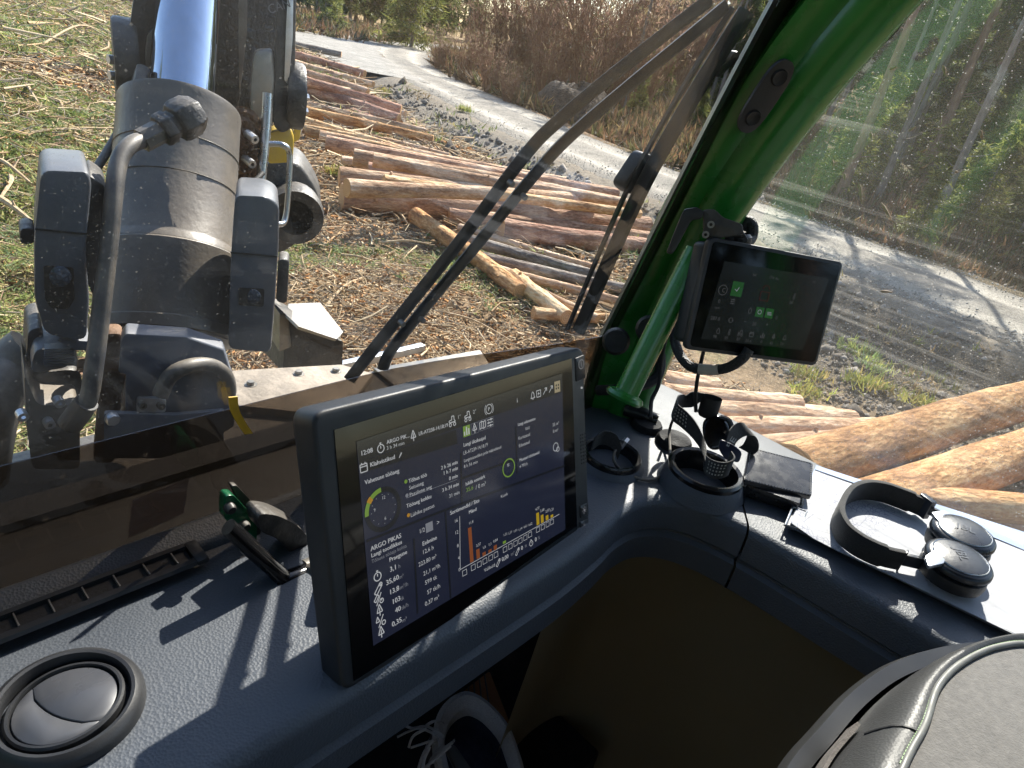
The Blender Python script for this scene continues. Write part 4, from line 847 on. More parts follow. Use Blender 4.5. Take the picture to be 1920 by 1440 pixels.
# round vent
vc = PZ(125, 1326, ZD + .003); rv = thing('round_vent', vc, 'round black air nozzle with a closed two-part flap in the dashboard', 'air vent')
mb = MB(); mb.lathe([(.052, -.004), (.0515, .002), (.049, .0065), (.045, .009), (.0425, .0085), (.041, .004), (.0405, -.002)], vc, (0, 0, 1), 56); mb.build('outer_ring', 'dark_plastic', rv)
tl_ = Vector((-.06, .10, 1)).normalized(); mb = MB(); mb.lathe([(.0385, -.002), (.0385, .004), (.037, .0055), (.0352, .0055), (.0345, .003), (.0345, -.002)], vc, tl_, 48); mb.build('inner_ring', 'dark_plastic', rv)
for sgn, nm in ((-1, 'flap'), (1, 'flap')):
    a_ = Vector((.92, .39, 0)); a_ = (a_ - a_.dot(tl_) * tl_).normalized(); b_ = tl_.cross(a_); n_ = 20
    out = [vc + tl_ * .0035 + .0335 * (math.cos(t) * a_ + math.sin(t) * b_) for t in [(-math.pi / 2 + math.pi * i / n_) for i in range(n_ + 1)]] if sgn > 0 else [vc + tl_ * .0035 + .0335 * (math.cos(t) * a_ + math.sin(t) * b_) for t in [(math.pi / 2 + math.pi * i / n_) for i in range(n_ + 1)]]
    curve = [vc + tl_ * .0035 + a_ * (-.004 + sgn * .0006 - .006 * math.cos(math.pi * (i / 8 - .5))) + b_ * (.0315 * (1 - 2 * i / 8)) for i in range(1, 8)]
    if sgn < 0: curve = curve[::-1]
    mb = MB(); mb.prism(out + curve, tl_ * -.003); mb.build(nm, 'flap_plastic' if 'flap_plastic' in MATS else pm('flap_plastic', (.055, .064, .08), (.04, .046, .06), 6, .32, .12, spec=.5, dust=.10), rv, bev=.0006, seg=1)
mb = MB(); mb.lathe([(0, -.003), (.04, -.003), (.0405, -.004)], vc, (0, 0, 1), 40); mb.build('recess', 'black_rubber', rv)
# ================================================================ CRANE IN FRONT OF THE CAB
pm('crane_paint', (.155, .132, .105), (.075, .07, .065), 6, .45, .1, bump=.1, bscale=90, dust=.7, dustc=(.24, .195, .145))
pm('lamp_cover', (.10, .11, .13), (.075, .085, .10), 8, .42, .1, bump=.08, bscale=200, dust=.30, dustc=(.30, .28, .25))
pm('black_iron', (.018, .019, .023), (.03, .03, .03), 10, .5, .12, bump=.3, bscale=60, dust=.25)
pm('greasy_black', (.012, .011, .010), (.03, .024, .018), 25, .55, .2, bump=.9, bscale=70)
pm('hose_rubber', (.035, .038, .045), (.05, .045, .04), 12, .5, .1, dust=.45)
pm('chrome', (.55, .60, .70), (.50, .54, .62), 40, .07, .04, metal=1, stretch=(1, 1, .05))
pm('deck_plate', (.40, .335, .265), (.22, .185, .145), 16, .75, .1, bump=.3, bscale=50)
pm('plate_blue', (.12, .145, .19), (.09, .105, .14), 6, .45, .12, dust=.25)
pm('zinc', (.62, .64, .66), (.5, .51, .53), 30, .4, .1, metal=.85)
pm('yellow_paint', (.62, .42, .03), (.5, .33, .02), 8, .45, .1, dust=.3)
pm('rust', (.22, .12, .06), (.10, .06, .04), 12, .8, bump=.5, bscale=50)
pm('lamp_lens', (.10, .12, .15), (.04, .05, .07), 30, .12, .06, bump=.5, bscale=140, typ='VOR')
cr = thing('harvester_crane', PY(300, 800, 1.15), 'dark grey lift cylinder and base of the harvester crane in front of the windshield', 'crane')
B0 = PY(300, 790, 1.15); T0 = PY(357, -60, 1.62); AX = (T0 - B0); AL = AX.length; AXn = AX.normalized()
def on_axis(px_, py_):
    """point of the axis closest to the sight line"""
    w = ray(px_, py_); r_ = AXn; a = 1; b_ = w.dot(r_); d_ = w.dot(-B0 * -1) ; 
    n_ = w.cross(r_); t = (B0.cross(w)).dot(n_) * -1 / n_.dot(n_)
    best = min((B0 + AXn * (AL * i / 400) for i in range(-60, 460)), key=lambda q: (q - w * q.dot(w)).length); return best
top = on_axis(338, 205); mid = on_axis(330, 478); low = on_axis(318, 640); foot = on_axis(296, 830)
pr = lambda q: (q - top).dot(AXn)
r1 = .112
mb = MB(); mb.lathe([(.062, .004), (.098, .006), (r1, .0), (r1 + .001, -.006), (r1, -.015), (r1, pr(mid) + .02), (r1 + .004, pr(mid) + .014), (r1 + .010, pr(mid))], top, AXn, 64); mb.build('cylinder_barrel', 'crane_paint', cr)
mb = MB(); mb.lathe([(r1 + .004, pr(mid) + .006), (r1 + .013, pr(mid) - .004), (r1 + .012, pr(low)), (r1 - .004, pr(low) - .006), (.088, pr(low) - .01), (.082, pr(low) - .05), (.08, pr(foot))], top, AXn, 64); mb.build('cylinder_base', 'crane_paint', cr)
mb = MB(); mb.lathe([(.060, -.01), (.060, (T0 - top).length + .25), (0, (T0 - top).length + .25)], top, AXn, 48); mb.build('piston_rod', 'chrome', cr)
def slab(pts, Y0, th, r=.012):
    P_ = [PY(x, y, Y0) for x, y in pts]; c = sum(P_, Vector()) / len(P_); return rounded(P_, r), Vector((c.x, c.y, 0)).normalized() * th
def part(name, m, pts, Y0, th, r=.012, bev=.006, parent=None):
    mb = MB(); mb.prism(*slab(pts, Y0, th, r)); return mb.build(name, m, parent or cr, bev=bev)
# boom fork plates either side of the rod
part('fork_plate', 'black_iron', [(258, -60), (300, -60), (292, 60), (276, 150), (250, 205), (232, 180), (228, 130), (240, 70)], 1.60, .05)
part('fork_plate', 'black_iron', [(520, -60), (556, -60), (553, 160), (548, 240), (528, 252), (512, 236), (516, 80)], 1.60, .06)
part('edge_strip', 'zinc', [(541, -60), (551, -60), (549, 70), (541, 160), (533, 150), (536, 60)], 1.595, .004, .003, .001)
for c, rr, av in (((236, 122), 66, (.93, -.30, 0)), ((551, 180), 52, (.9, -.40, 0))):
    q = PY(*c, 1.64); mb = MB(); k = rr / 1280 * q.length; mb.lathe([(0, -.022), (k * .95, -.022), (k, -.016), (k, .016), (k * .95, .022), (0, .022)], q, av, 40); mb.build('pivot_boss', 'black_iron', cr)
for c in ((214, 112), (216, 142), (569, 182), (567, 208)):
    q = PY(*c, 1.62); mb = MB(); mb.lathe([(0, -.012), (.0095, -.012), (.0095, .012), (0, .012)], q, (1, .1, 0), 6); mb.build('bolt', 'zinc', cr, fix=True)
part('boom_back', 'greasy_black', [(300, -60), (530, -60), (520, 180), (470, 260), (420, 260), (300, 200)], 1.80, .1, .02)
part('guard_strip', 'deck_plate', [(448, -60), (465, -60), (463, 60), (455, 140), (449, 172), (447, 80)], 1.70, .02, .003, .001)
part('grease_channel', 'greasy_black', [(405, -60), (450, -60), (452, 172), (440, 235), (405, 220)], 1.74, .04)
part('rod_guard', 'steel_dull', [(278, 55), (312, 52), (312, 175), (274, 190), (272, 92)], 1.58, .05, .015, .008)
part('rod_guard', 'steel_dull', [(476, 95), (512, 92), (516, 150), (512, 240), (468, 238), (470, 150)], 1.60, .05, .015, .008)
# dirt packed beside the barrel with two grease nipples
mb = MB(); cpk = PY(455, 275, 1.50)
mb.grid(lambda u, v: cpk + Vector((.055 * math.cos(6.2832 * u) * v, .03 * (1 - v) * -1 + .012 * mnoise.noise(Vector((9 * u, 7 * v, 2))), .085 * math.sin(6.2832 * u) * v)) + Vector((0, -.01 * mnoise.noise(Vector((40 * u, 30 * v, 5))), 0)), 60, 16); mb.build('packed_dirt', 'rust', cr)
for c in ((472, 257), (467, 303)):
    q = PY(*c, 1.455); mb = MB(); mb.lathe([(.004, -.016), (.009, -.016), (.009, .02)], q, (0, 1, .15), 16); mb.build('grease_nipple', 'zinc', cr)
# pipes and hoses
def pipe(name, m, pts, r, parent=None, seg=12):
    mb = MB(); mb.tube(smooth_path(pts, 7), r, seg); return mb.build(name, m, parent or cr)
hp = [PY(268, 262, 1.16), PY(245, 272, 1.14), PY(224, 300, 1.12), PY(214, 360, 1.09), PY(205, 450, 1.06), PY(190, 580, 1.02), PY(176, 690, .99), PY(166, 748, .98), PY(148, 772, .99)]
hose = pipe('supply_pipe', 'hose_rubber', hp, .0125)
mb = MB(); mb.lathe([(.0125, -.02), (.016, -.02), (.017, 0), (.017, .03), (.0125, .03)], PY(150, 771, .985), (hp[-1] - hp[-2]), 20); mb.build('ribbed_end', 'black_rubber', hose)
fd = (PY(340, 225, 1.17) - PY(270, 262, 1.16)).normalized(); fq = PY(270, 262, 1.16)
fit = MB(); fit.lathe([(.0125, -.005), (.018, -.004), (.018, .03), (.0125, .03)], fq, fd, 8); fit.build('pipe_nut', 'crane_paint', cr, fix=True)
fit = MB(); fit.lathe([(0, .028), (.024, .029), (.026, .034), (.026, .048), (.022, .05), (.022, .056), (.030, .058), (.033, .066), (.033, .088), (.026, .102), (.012, .106), (0, .106)], fq, fd, 6); fit.build('elbow_nut', 'black_iron', cr, bev=.003)
pipe('return_pipe', 'hose_rubber', [PY(268, 128, 1.5), PY(255, 190, 1.46), PY(232, 280, 1.4), PY(222, 340, 1.36)], .012)
pipe('thin_hose', 'hose_rubber', [PY(262, 130, 1.55), PY(225, 240, 1.5), PY(175, 325, 1.42)], .008)
pipe('vertical_rod', 'steel', [PY(502, 175, 1.50), PY(497, 260, 1.48), PY(488, 345, 1.46), PY(484, 380, 1.45)], .011)
pipe('grab_handle', 'steel', [PY(506, 270, 1.42), PY(530, 272, 1.40), PY(543, 290, 1.40), PY(541, 350, 1.39), PY(536, 405, 1.38), PY(528, 420, 1.37), PY(512, 418, 1.36)], .0065)
pipe('loop_cable', 'black_rubber', [PY(432, 330, 1.44), PY(448, 342, 1.42), PY(475, 340, 1.41), PY(492, 325, 1.43)], .006)
part('yellow_bracket', 'yellow_paint', [(505, 248), (545, 240), (552, 262), (548, 305), (502, 308)], 1.66, .1)
part('yellow_post', 'yellow_paint', [(552, 195), (568, 198), (562, 262), (550, 268)], 1.7, .06)
# gripping head in the background to the right of the base
part('feed_arm', 'black_iron', [(498, 300), (560, 305), (585, 340), (602, 378), (604, 420), (585, 432), (560, 455), (520, 480), (500, 440)], 1.95, .25, .03, .01)
q = PY(552, 400, 1.9); mb = MB(); mb.lathe([(.055, -.04), (.085, -.04), (.09, 0), (.085, .05), (0, .05)], q, (.5, 1, .1), 32); mb.build('guide_roller', 'black_iron', cr)
# work lamps either side
def lamp(outline, rec, lens, Y0, lug, split):
    o = part('lamp_housing', 'lamp_cover', outline, Y0, .13, .014, .007)
    part('seam', 'black_rubber', split, Y0 - .0015, .004, .001, 0, o)
    part('lens_recess', 'black_rubber', rec, Y0 - .002, .012, .004, 0, o)
    mb = MB(); q = PY(*lens, Y0 - .004); mb.lathe([(0, -.002), (.010, -.0015), (.015, .001), (.016, .004)], q, (q.x, q.y, 0), 24); mb.build('lens', 'lamp_lens', o)
    part('mounting_lug', 'black_iron', lug, Y0 + .03, .05, .01, .003, o)
lamp([(76, 318), (166, 322), (172, 345), (160, 470), (168, 560), (162, 640), (84, 628), (64, 560), (64, 440)], [(82, 498), (138, 502), (140, 560), (128, 580), (96, 578), (84, 560)], (110, 520), 1.06, [(36, 428), (66, 428), (66, 458), (38, 460)], [(65, 428), (163, 438), (163, 441), (65, 431)])
lamp([(441, 365), (500, 368), (524, 384), (522, 470), (516, 560), (508, 662), (428, 655), (430, 560), (434, 460)], [(448, 540), (496, 542), (494, 575), (448, 572)], (472, 558), 1.10, [(522, 485), (543, 487), (538, 570), (517, 566)], [(432, 472), (520, 480), (520, 483), (432, 475)])
part('housing_shade', 'black_iron', [(163, 325), (198, 350), (205, 400), (196, 520), (176, 560), (160, 520)], 1.10, .1, .01, .004)  # left lamp's shaded flank, its shade built in as a black slab
# lower front: plate, clamp, hoses, motor, deck
part('front_plate', 'plate_blue', [(236, 625), (352, 632), (420, 655), (440, 720), (440, 800), (340, 860), (232, 860), (236, 702), (222, 700), (226, 640)], 1.02, .04, .004, .004)
part('clamp_plate', 'zinc', [(256, 746), (312, 748), (311, 774), (256, 775)], 1.012, .008, .006, .002)
for c in ((266, 759), (301, 760)):
    q = PY(*c, 1.009); mb = MB(); mb.lathe([(.0028, -.006), (.006, -.006), (.006, .004)], q, (0, 1, 0), 12); mb.build('socket_bolt', 'steel_dull', cr)
q = PY(211, 786, 1.0); mb = MB(); mb.lathe([(0, -.006), (.009, -.006), (.011, -.002), (.011, .004)], q, (0, 1, 0), 8); mb.build('bolt', 'zinc', cr)
part('base_bracket', 'plate_blue', [(195, 775), (330, 778), (420, 770), (420, 860), (195, 860)], 1.006, .01, .004, .002)
pipe('bent_hose', 'hose_rubber', [PY(300, 742, 1.0), PY(318, 706, 1.0), PY(350, 688, 1.0), PY(390, 684, 1.01), PY(420, 700, 1.02), PY(430, 730, 1.03), PY(420, 760, 1.04)], .0125)
part('rust_pipe', 'rust', [(196, 625), (232, 625), (225, 700), (236, 705), (214, 870), (175, 870)], 1.06, .04, .01, .008)
mb = MB(); mb.lathe([(.045, -.012), (.05, -.008), (.05, .008), (.045, .012)], PY(212, 690, 1.09), AXn, 24); mb.build('hose_clamp', 'rust', cr)
# valve motor on the left with cooling fins
mo = part('motor_body', 'black_iron', [(58, 700), (150, 690), (160, 760), (120, 800), (64, 780)], 1.12, .12, .02, .008)
part('motor_head', 'lamp_cover', [(66, 654), (128, 650), (132, 690), (60, 702), (58, 680)], 1.08, .12, .012, .006, mo)
for i in range(8):
    part('cooling_fin', 'lamp_cover', [(84 - i * .3, 655 + i * 4.2), (140, 652 + i * 4.6), (140, 653.6 + i * 4.6), (84 - i * .3, 656.8 + i * 4.2)], 1.07, .02, .0004, 0, mo)
part('motor_bracket', 'black_iron', [(52, 620), (80, 612), (82, 640), (66, 655), (58, 690), (48, 690)], 1.12, .1, .012, .006)
part('valve_block', 'crane_paint', [(45, 700), (70, 760), (150, 760), (150, 880), (60, 880), (50, 800)], 1.05, .12, .012, .006)
for c in ((109, 751), (90, 791), (40, 776)):
    q = PY(*c, 1.045); mb = MB(); mb.lathe([(.003, -.01), (.0075, -.01), (.0075, .004)], q, (0, 1, .1), 12); mb.build('socket_bolt', 'zinc', cr)
part('blue_shelf', 'plate_blue', [(105, 637), (168, 640), (168, 658), (140, 656)], 1.07, .06, .003, .002)
pipe('big_hose', 'hose_rubber', [PY(60, 655, 1.25), PY(20, 690, 1.25), PY(-20, 770, 1.2), PY(-40, 900, 1.2)], .042)
# deck of the front frame
deck = thing('front_deck', PZ(520, 715, -.88), 'dusty beige deck plate of the machine in front of the windshield', 'deck plate')
dz = -.86
mb = MB(); mb.prism([PZ(400, 755, dz), PZ(436, 694, dz), PZ(640, 683, dz), PZ(700, 700, dz), PZ(640, 780, dz)], (0, 0, -.02)); mb.build('plate', 'deck_plate', deck, bev=.003)
mb = MB(); mb.prism([PZ(-60, 960, dz - .02), PZ(-20, 860, dz - .02), PZ(400, 760, dz - .02), PZ(720, 690, dz - .02), PZ(1000, 720, dz - .02), PZ(900, 900, dz - .02)], (0, 0, -.05)); mb.build('frame', 'black_iron', deck, bev=.004)
mb = MB(); mb.prism([PZ(700, 690, dz - .01), PZ(900, 655, dz - .01), PZ(930, 700, dz - .01), PZ(760, 740, dz - .01)], (0, 0, -.03)); mb.build('side_rail', 'steel_dull', deck, bev=.004)
stp = thing('step_box', PY(580, 640, 1.75), 'grey weathered metal box with a sloping lid on the front frame', 'box')
mb = MB(); lid = [PY(541, 569, 1.85), PY(601, 567, 1.85), PY(644, 622, 1.60), PY(632, 636, 1.56), PY(560, 612, 1.58), PY(536, 588, 1.72)]
mb.prism(lid, (0, .01, -.012)); pm('lid_grey', (.42, .44, .46), (.34, .33, .31), 14, .45, .1, dust=.45, dustc=(.55, .42, .28)); mb.build('lid', 'lid_grey', stp, bev=.003)
mb = MB(); mb.prism(rounded([PY(536, 590, 1.74), PY(560, 613, 1.60), PY(632, 637, 1.585), PY(643, 640, 1.59), PY(642, 690, 1.62), PY(530, 700, 1.7)], .004), (0.02, .16, 0)); mb.build('box_body', 'black_iron', stp, bev=.004)
mb = MB(); mb.prism([PY(524, 588, 1.72), PY(540, 590, 1.72), PY(548, 650, 1.70), PY(524, 660, 1.70)], (0.03, .12, 0)); mb.build('box_side', 'steel_dull', stp, bev=.003)
mb = MB(); mb.box(PY(700, 672, 1.9), (.5, .03, .03)); mb.build('rail', 'zinc', stp, bev=.004)

mb = MB(); mb.lathe([(.0605, .004), (.072, .004), (.074, .010), (.070, .015), (.0605, .016)], top, AXn, 48); mb.build('rod_seal', 'black_rubber', cr)
for dz_, w_ in ((-.10, .0012), (-.17, .0009)):
    mb = MB(); mb.lathe([(r1 + .0002, dz_ - w_), (r1 + .0016, dz_), (r1 + .0002, dz_ + w_)], top, AXn, 64); mb.build('weld_line', 'crane_paint', cr)
mb = MB(); mb.lathe([(r1 + .011, pr(low) + .03), (r1 + .016, pr(low) + .026), (r1 + .016, pr(low) + .006), (r1 + .011, pr(low) + .002)], top, AXn, 64); mb.build('base_collar', 'crane_paint', cr)
pm('worn_print', (.16, .16, .17), None, 30, .6)

for px_, py_ in ((470, 720), (560, 700), (630, 695)):
    q = PZ(px_, py_, dz + .001); mb = MB(); mb.lathe([(0, .008), (.008, .008), (.0095, .005), (.0095, 0), (.015, 0), (.015, -.002)], q, (0, 0, 1), 12); mb.build('deck_bolt', 'steel_dull', deck)
# ================================================================ SCREENS
pm('monitor_case', (.024, .026, .030), (.018, .02, .023), 20, .5, .08, bump=.15, bscale=700, spec=.45)
pm('screen_glass', (.005, .005, .006), None, 6, .06, .02, spec=.4)
em('ui_navy', (.0085, .0105, .022), 0.446); em('ui_dark', (.003, .0035, .005), 0.62); em('ui_white', (.75, .77, .8), 0.187); em('ui_grey', (.42, .44, .5), 0.137)
em('ui_green', (.32, .55, .08), 0.144); em('ui_orange', (.75, .38, .03), 0.158); em('ui_brown', (.30, .09, .03), 0.216); em('ui_yellow', (.62, .42, .02), 0.202); em('ui_tan', (.5, .42, .27), 0.187)
em('dim_white', (.36, .37, .38), 0.050); em('dim_green', (.05, .26, .06), 0.072); em('dim_red', (.16, .02, .02), 0.07); em('dim_bg', (.006, .007, .007), 0.17)
_txt = {}
def text_geo(s):
    """outline of a line of lettering as mesh arrays, cap height 1"""
    if s in _txt: return _txt[s]
    cu = bpy.data.curves.new('t', 'FONT'); cu.body = s; cu.size = 1.0; cu.resolution_u = 2; cu.fill_mode = 'FRONT'
    ob = bpy.data.objects.new('t', cu); COL.objects.link(ob); dg = bpy.context.evaluated_depsgraph_get(); me = bpy.data.meshes.new_from_object(ob.evaluated_get(dg))
    v = [p.co.copy() / .70 for p in me.vertices]; f = [tuple(p.vertices) for p in me.polygons]
    bpy.data.objects.remove(ob); bpy.data.curves.remove(cu); bpy.data.meshes.remove(me); _txt[s] = (v, f); return _txt[s]
class Face:
    """a flat face in the place: picks points on it and lays print on it"""
    def __init__(s, o, u, v): s.o = o; s.u = u.normalized(); s.v = v.normalized(); s.n = s.u.cross(s.v).normalized(); s.mb = {}
    def at(s, x, y, h=0): return PP(x, y, s.o + s.n * h, s.n)
    def put(s, m): return s.mb.setdefault(m, MB())
    def text(s, m, x, y, t, hpx, w=1.0, h=.0012, bold=0):
        p = s.at(x, y, h); k = abs((s.at(x, y - hpx, h) - p).dot(s.v)); vs, fs = text_geo(t)
        for dx in ((0, .055 * bold) if bold else (0,)): s.put(m).add([p + s.u * ((q.x + dx) * k * w) + s.v * (q.y * k) for q in vs], fs)
    def poly(s, m, pts, h=.0008): s.put(m).add([s.at(x, y, h) for x, y in pts], [tuple(range(len(pts)))])
    def line(s, m, a, b, w=.0005, h=.0012):
        A, B = s.at(*a, h), s.at(*b, h); q = (B - A).cross(s.n).normalized() * w; s.put(m).add([A - q, B - q, B + q, A + q], [(0, 1, 2, 3)])
    def rect(s, m, x, y, wm, hm, h=.0012, frame=0):
        p = s.at(x, y, h); U, V_ = s.u * wm / 2, s.v * hm / 2
        if not frame: s.put(m).add([p - U - V_, p + U - V_, p + U + V_, p - U + V_], [(0, 1, 2, 3)]); return
        c = [p - U - V_, p + U - V_, p + U + V_, p - U + V_]; 
        for i in range(4):
            A, B = c[i], c[(i + 1) % 4]; q = (p - (A + B) / 2).normalized() * frame; s.put(m).add([A, B, B + q, A + q], [(0, 1, 2, 3)])
    def arc(s, m, x, y, r0, r1, a0, a1, h=.0012, n=20):
        p = s.at(x, y, h); V = []
        for i in range(n + 1):
            t = R_(a0 + (a1 - a0) * i / n); e = s.u * math.cos(t) + s.v * math.sin(t); V += [p + e * r0, p + e * r1]
        s.put(m).add(V, [(2 * i, 2 * i + 1, 2 * i + 3, 2 * i + 2) for i in range(n)])
    def done(s, parent, nm):
        for m, mb in s.mb.items(): o = mb.build(nm, m, parent, fix=False); o['kind'] = 'stuff'
# worn maker's lettering on the crane's right fork plate
q0 = PY(505, 27, 1.594); uq = (PY(548, 12, 1.594) - q0).normalized(); vq = Vector((0, 0, 1)); vq = (vq - vq.dot(uq) * uq).normalized(); vs_, fs_ = text_geo('CAN'); tm = MB(); tm.add([q0 + uq * (q.x * .019) + vq * (q.y * .019) for q in vs_], fs_); tm.build('lettering', 'worn_print', cr, fix=False)
# ---- the big monitor
k = .9125; mo_bl = Vector((.267, .325, -.548)) * k; mx_ = Vector((.997, .037, -.062)).normalized(); mup = Vector((.008, .094, .242)).normalized(); MW, MH = .4 * k, .2595 * k
mup = (mup - mup.dot(mx_) * mx_).normalized(); mn = mx_.cross(mup).normalized()
mon = thing('touch_monitor', mo_bl + mx_ * MW / 2, 'large flat touch monitor standing on the dashboard, showing work data', 'monitor')
crn = [mo_bl, mo_bl + mx_ * MW, mo_bl + mx_ * MW + mup * MH, mo_bl + mup * MH]
mb = MB(); mb.prism(rounded(crn, .012, 5), mn * -.030); mb.build('case', 'monitor_case', mon, bev=.004, seg=3)
mb = MB(); inn = [mo_bl + mx_ * .03 + mup * .03, mo_bl + mx_ * (MW - .03) + mup * .03, mo_bl + mx_ * (MW - .03) + mup * (MH - .03), mo_bl + mx_ * .03 + mup * (MH - .03)]
mb.prism([p - mn * .029 for p in rounded(inn, .02, 4)], mn * -.022); mb.build('rear_housing', 'monitor_case', mon, bev=.006)
F1 = Face(mo_bl, mx_, mup)
gl = [F1.at(x, y, .0009) for x, y in ((627, 806), (1072, 672), (1083, 1010), (664, 1277))]
mb = MB(); mb.prism(gl, mn * -.001); scr = mb.build('screen', 'screen_glass', mon)
F1.poly('ui_navy', [(668, 828), (1054, 700), (1060, 993), (700, 1211)], .0012); 
for a in ([(668, 828), (1054, 700), (1055, 735), (672, 866)], [(672, 866), (855, 806), (858, 832), (675, 888)]): F1.poly('ui_dark', a, .0014)
for a, b_ in (((687, 1015), (833, 957)), ((833, 957), (1060, 873)), ((835, 957), (845, 1122)), ((864, 850), (866, 945)), ((967, 800), (970, 888)), ((866, 897), (970, 860)), ((776, 1010), (783, 1150))): F1.line('ui_dark', a, b_, .0011, .0015)
TX = [('12:08', 676, 855, 9, 1, 1), ('ARGO PIK...', 725, 833, 7.5, 1, 1), ('3 h 34 min', 725, 844, 7, 1, 0), ('LR-AT238-14;18;19', 785, 817, 7, .95, 1), ('1°', 858, 786, 7, 1, 0), ('2°', 887, 776, 7, 1, 0), ('Klahvistikud', 694, 876, 8.5, 1, 1), ('Vahetuse tööaeg', 684, 909, 8.5, 1, 1),
 ('Tõhus töö', 766, 906, 7.5, 1, 1), ('Seisuaeg', 767, 919, 7.5, 1, 0), ('Passiivne aeg', 768, 932, 7.5, 1, 0), ('Tööaeg kokku', 762, 953, 7.5, 1, 1), ('Lühike peatus', 770, 970, 7.5, 1, 0), ('2 h 26 min', 827, 881, 7, 1, 1), ('1 h 7 min', 831, 891, 7, 1, 1), ('0 min', 842, 901, 7, 1, 1), ('3 h 34 min', 829, 923, 7, 1, 1), ('31 min', 842, 934, 7, 1, 0),
 ('Langi üksikasjad', 869, 838, 7, .95, 1), ('LR-AT239-14;18;19', 869, 853, 6.5, .9, 0), ('Langetusseelikut pole määratletud', 870, 867, 6, .88, 0), ('8 h 56 min', 870, 878, 6, 1, 0), ('Isiklik eesmärk', 873, 911, 6.5, .95, 1), ('/ 0 m³', 892, 918, 8, 1, 0), ('Langi edenemine', 971, 799, 6, .9, 1), ('Sihil', 985, 807, 5.5, 1, 0), ('Kuristatud', 972, 825, 6, .95, 0), ('Edastatud', 973, 839, 6, .95, 0), ('Mootori töötunnid', 974, 866, 6, .9, 1), ('4 793 h', 974, 878, 5.5, 1, 0), ('35 m³', 1036, 800, 6, 1, 0), ('0 m³', 1037, 812, 6, 1, 0),
 ('1/2', 786, 1001, 8, 1, 0), ('>', 819, 985, 9, 1, 0), ('ARGO PIKAS', 695, 1034, 9, 1, 1), ('Langi tootlikkus', 696, 1046, 8, 1, 1), ('Eelmine', 792, 1024, 8, 1, 1), ('Praegune', 730, 1054, 8, 1, 1), ('3,1', 731, 1073, 9.5, 1, 1), ('35,60', 724, 1098, 9.5, 1, 1), ('13,8', 730, 1116, 9.5, 1, 1), ('103', 735, 1134, 9.5, 1, 1), ('40', 741, 1150, 9.5, 1, 1), ('0,35', 735, 1176, 9.5, 1, 1),
 ('12,6 h', 792, 1040, 8, 1, 0), ('223,80 m³', 785, 1063, 8, .95, 0), ('21,1 m³/h', 794, 1080, 8, .95, 0), ('599 tk', 797, 1097, 8, 1, 0), ('57 tk/h', 801, 1115, 8, 1, 0), ('0,37 m³', 797, 1137, 8, 1, 0), ('Sortimendid / Site', 844, 966, 7.5, 1, 1), ('Mänd', 879, 964, 6.5, 1, 1), ('Kuusk', 939, 934, 5.5, 1, 0), ('16', 852, 981, 6.5, 1, 0), ('12', 853, 1003, 6.5, 1, 0), ('8', 857, 1027, 6.5, 1, 0), ('4', 859, 1050, 6.5, 1, 0), ('0', 860, 1072, 6.5, 1, 0), ('Valikuid', 908, 1073, 6.5, 1, 0), ('0,00', 941, 1053, 7.5, 1, 1), ('0', 977, 1032, 7.5, 1, 1), ('0', 1003, 1016, 7.5, 1, 1),
 ('11,8', 879, 984, 5, 1, 0), ('3,37', 893, 1026, 5, 1, 0), ('1,6', 905, 1030, 5, 1, 0), ('1,1', 916, 1024, 5, 1, 0), ('0,84', 925, 1018, 5, 1, 0), ('1,31', 944, 1006, 4.5, 1, 0), ('1,17', 953, 1003, 4.5, 1, 0), ('1,01', 963, 999, 4.5, 1, 0), ('1,14', 972, 996, 4.5, 1, 0), ('0,61', 982, 991, 4.5, 1, 0), ('0,62', 991, 987, 4.5, 1, 0), ('4,37', 1004, 958, 5, 1, 0), ('2,68', 1013, 961, 5, 1, 0), ('2,07', 1023, 962, 5, 1, 0), ('1,31', 1031, 960, 5, 1, 0), ('9', 701, 960, 6, 1, 0), ('12', 716, 937, 6, 1, 0), ('6', 721, 975, 6, 1, 0), ('i', 969, 755, 9, 1, 1), ('P', 915, 771, 7, 1, 1)]
for t, x, y, hh, w, bd in TX: F1.text('ui_white', x, y, t, hh * 1.02, w, .0018, bd)
for t, x, y, hh in (('Tõhusa tööaja kohta', 697, 1057, 7.5), ('h', 747, 1066, 8), ('m³', 748, 1087, 8), ('m³/h', 750, 1106, 8), ('tk', 751, 1127, 8), ('tk/h', 753, 1144, 8), ('m³', 754, 1168, 8), ('m³', 958, 1043, 7), ('tk', 984, 1027, 6), ('%', 1009, 1012, 6)): F1.text('ui_grey', x, y, t, hh, .95, .0018)
F1.text('ui_green', 874, 923, '35,6', 8, 1, .0018)
for m_, x, y in (('ui_green', 761, 903), ('ui_grey', 763, 929), ('ui_orange', 766, 966)): F1.arc(m_, x, y, 0, .0018, 0, 360, .0018)
F1.arc('ui_dark', 719, 955, .0150, .0195, 0, 360, .0014, 36); F1.arc('ui_green', 719, 955, .0155, .0195, 92, 182, .0017); F1.arc('ui_orange', 719, 955, .0150, .0200, 130, 145, .0019)
for i in range(12): 
    p = R_(30 * i); q0 = F1.at(719, 955, .0018) + (F1.u * math.cos(p) + F1.v * math.sin(p)) * .0128; F1.put('ui_white').add([q0 + a for a in (-F1.u * .0004, F1.v * .0008, F1.u * .0004)], [(0, 1, 2)])
F1.line('ui_white', (862, 968), (863, 1068), .0003, .0017); F1.line('ui_white', (863, 1068), (1049, 964), .0003, .0017); F1.line('ui_grey', (762, 934), (857, 899), .0002, .0017)
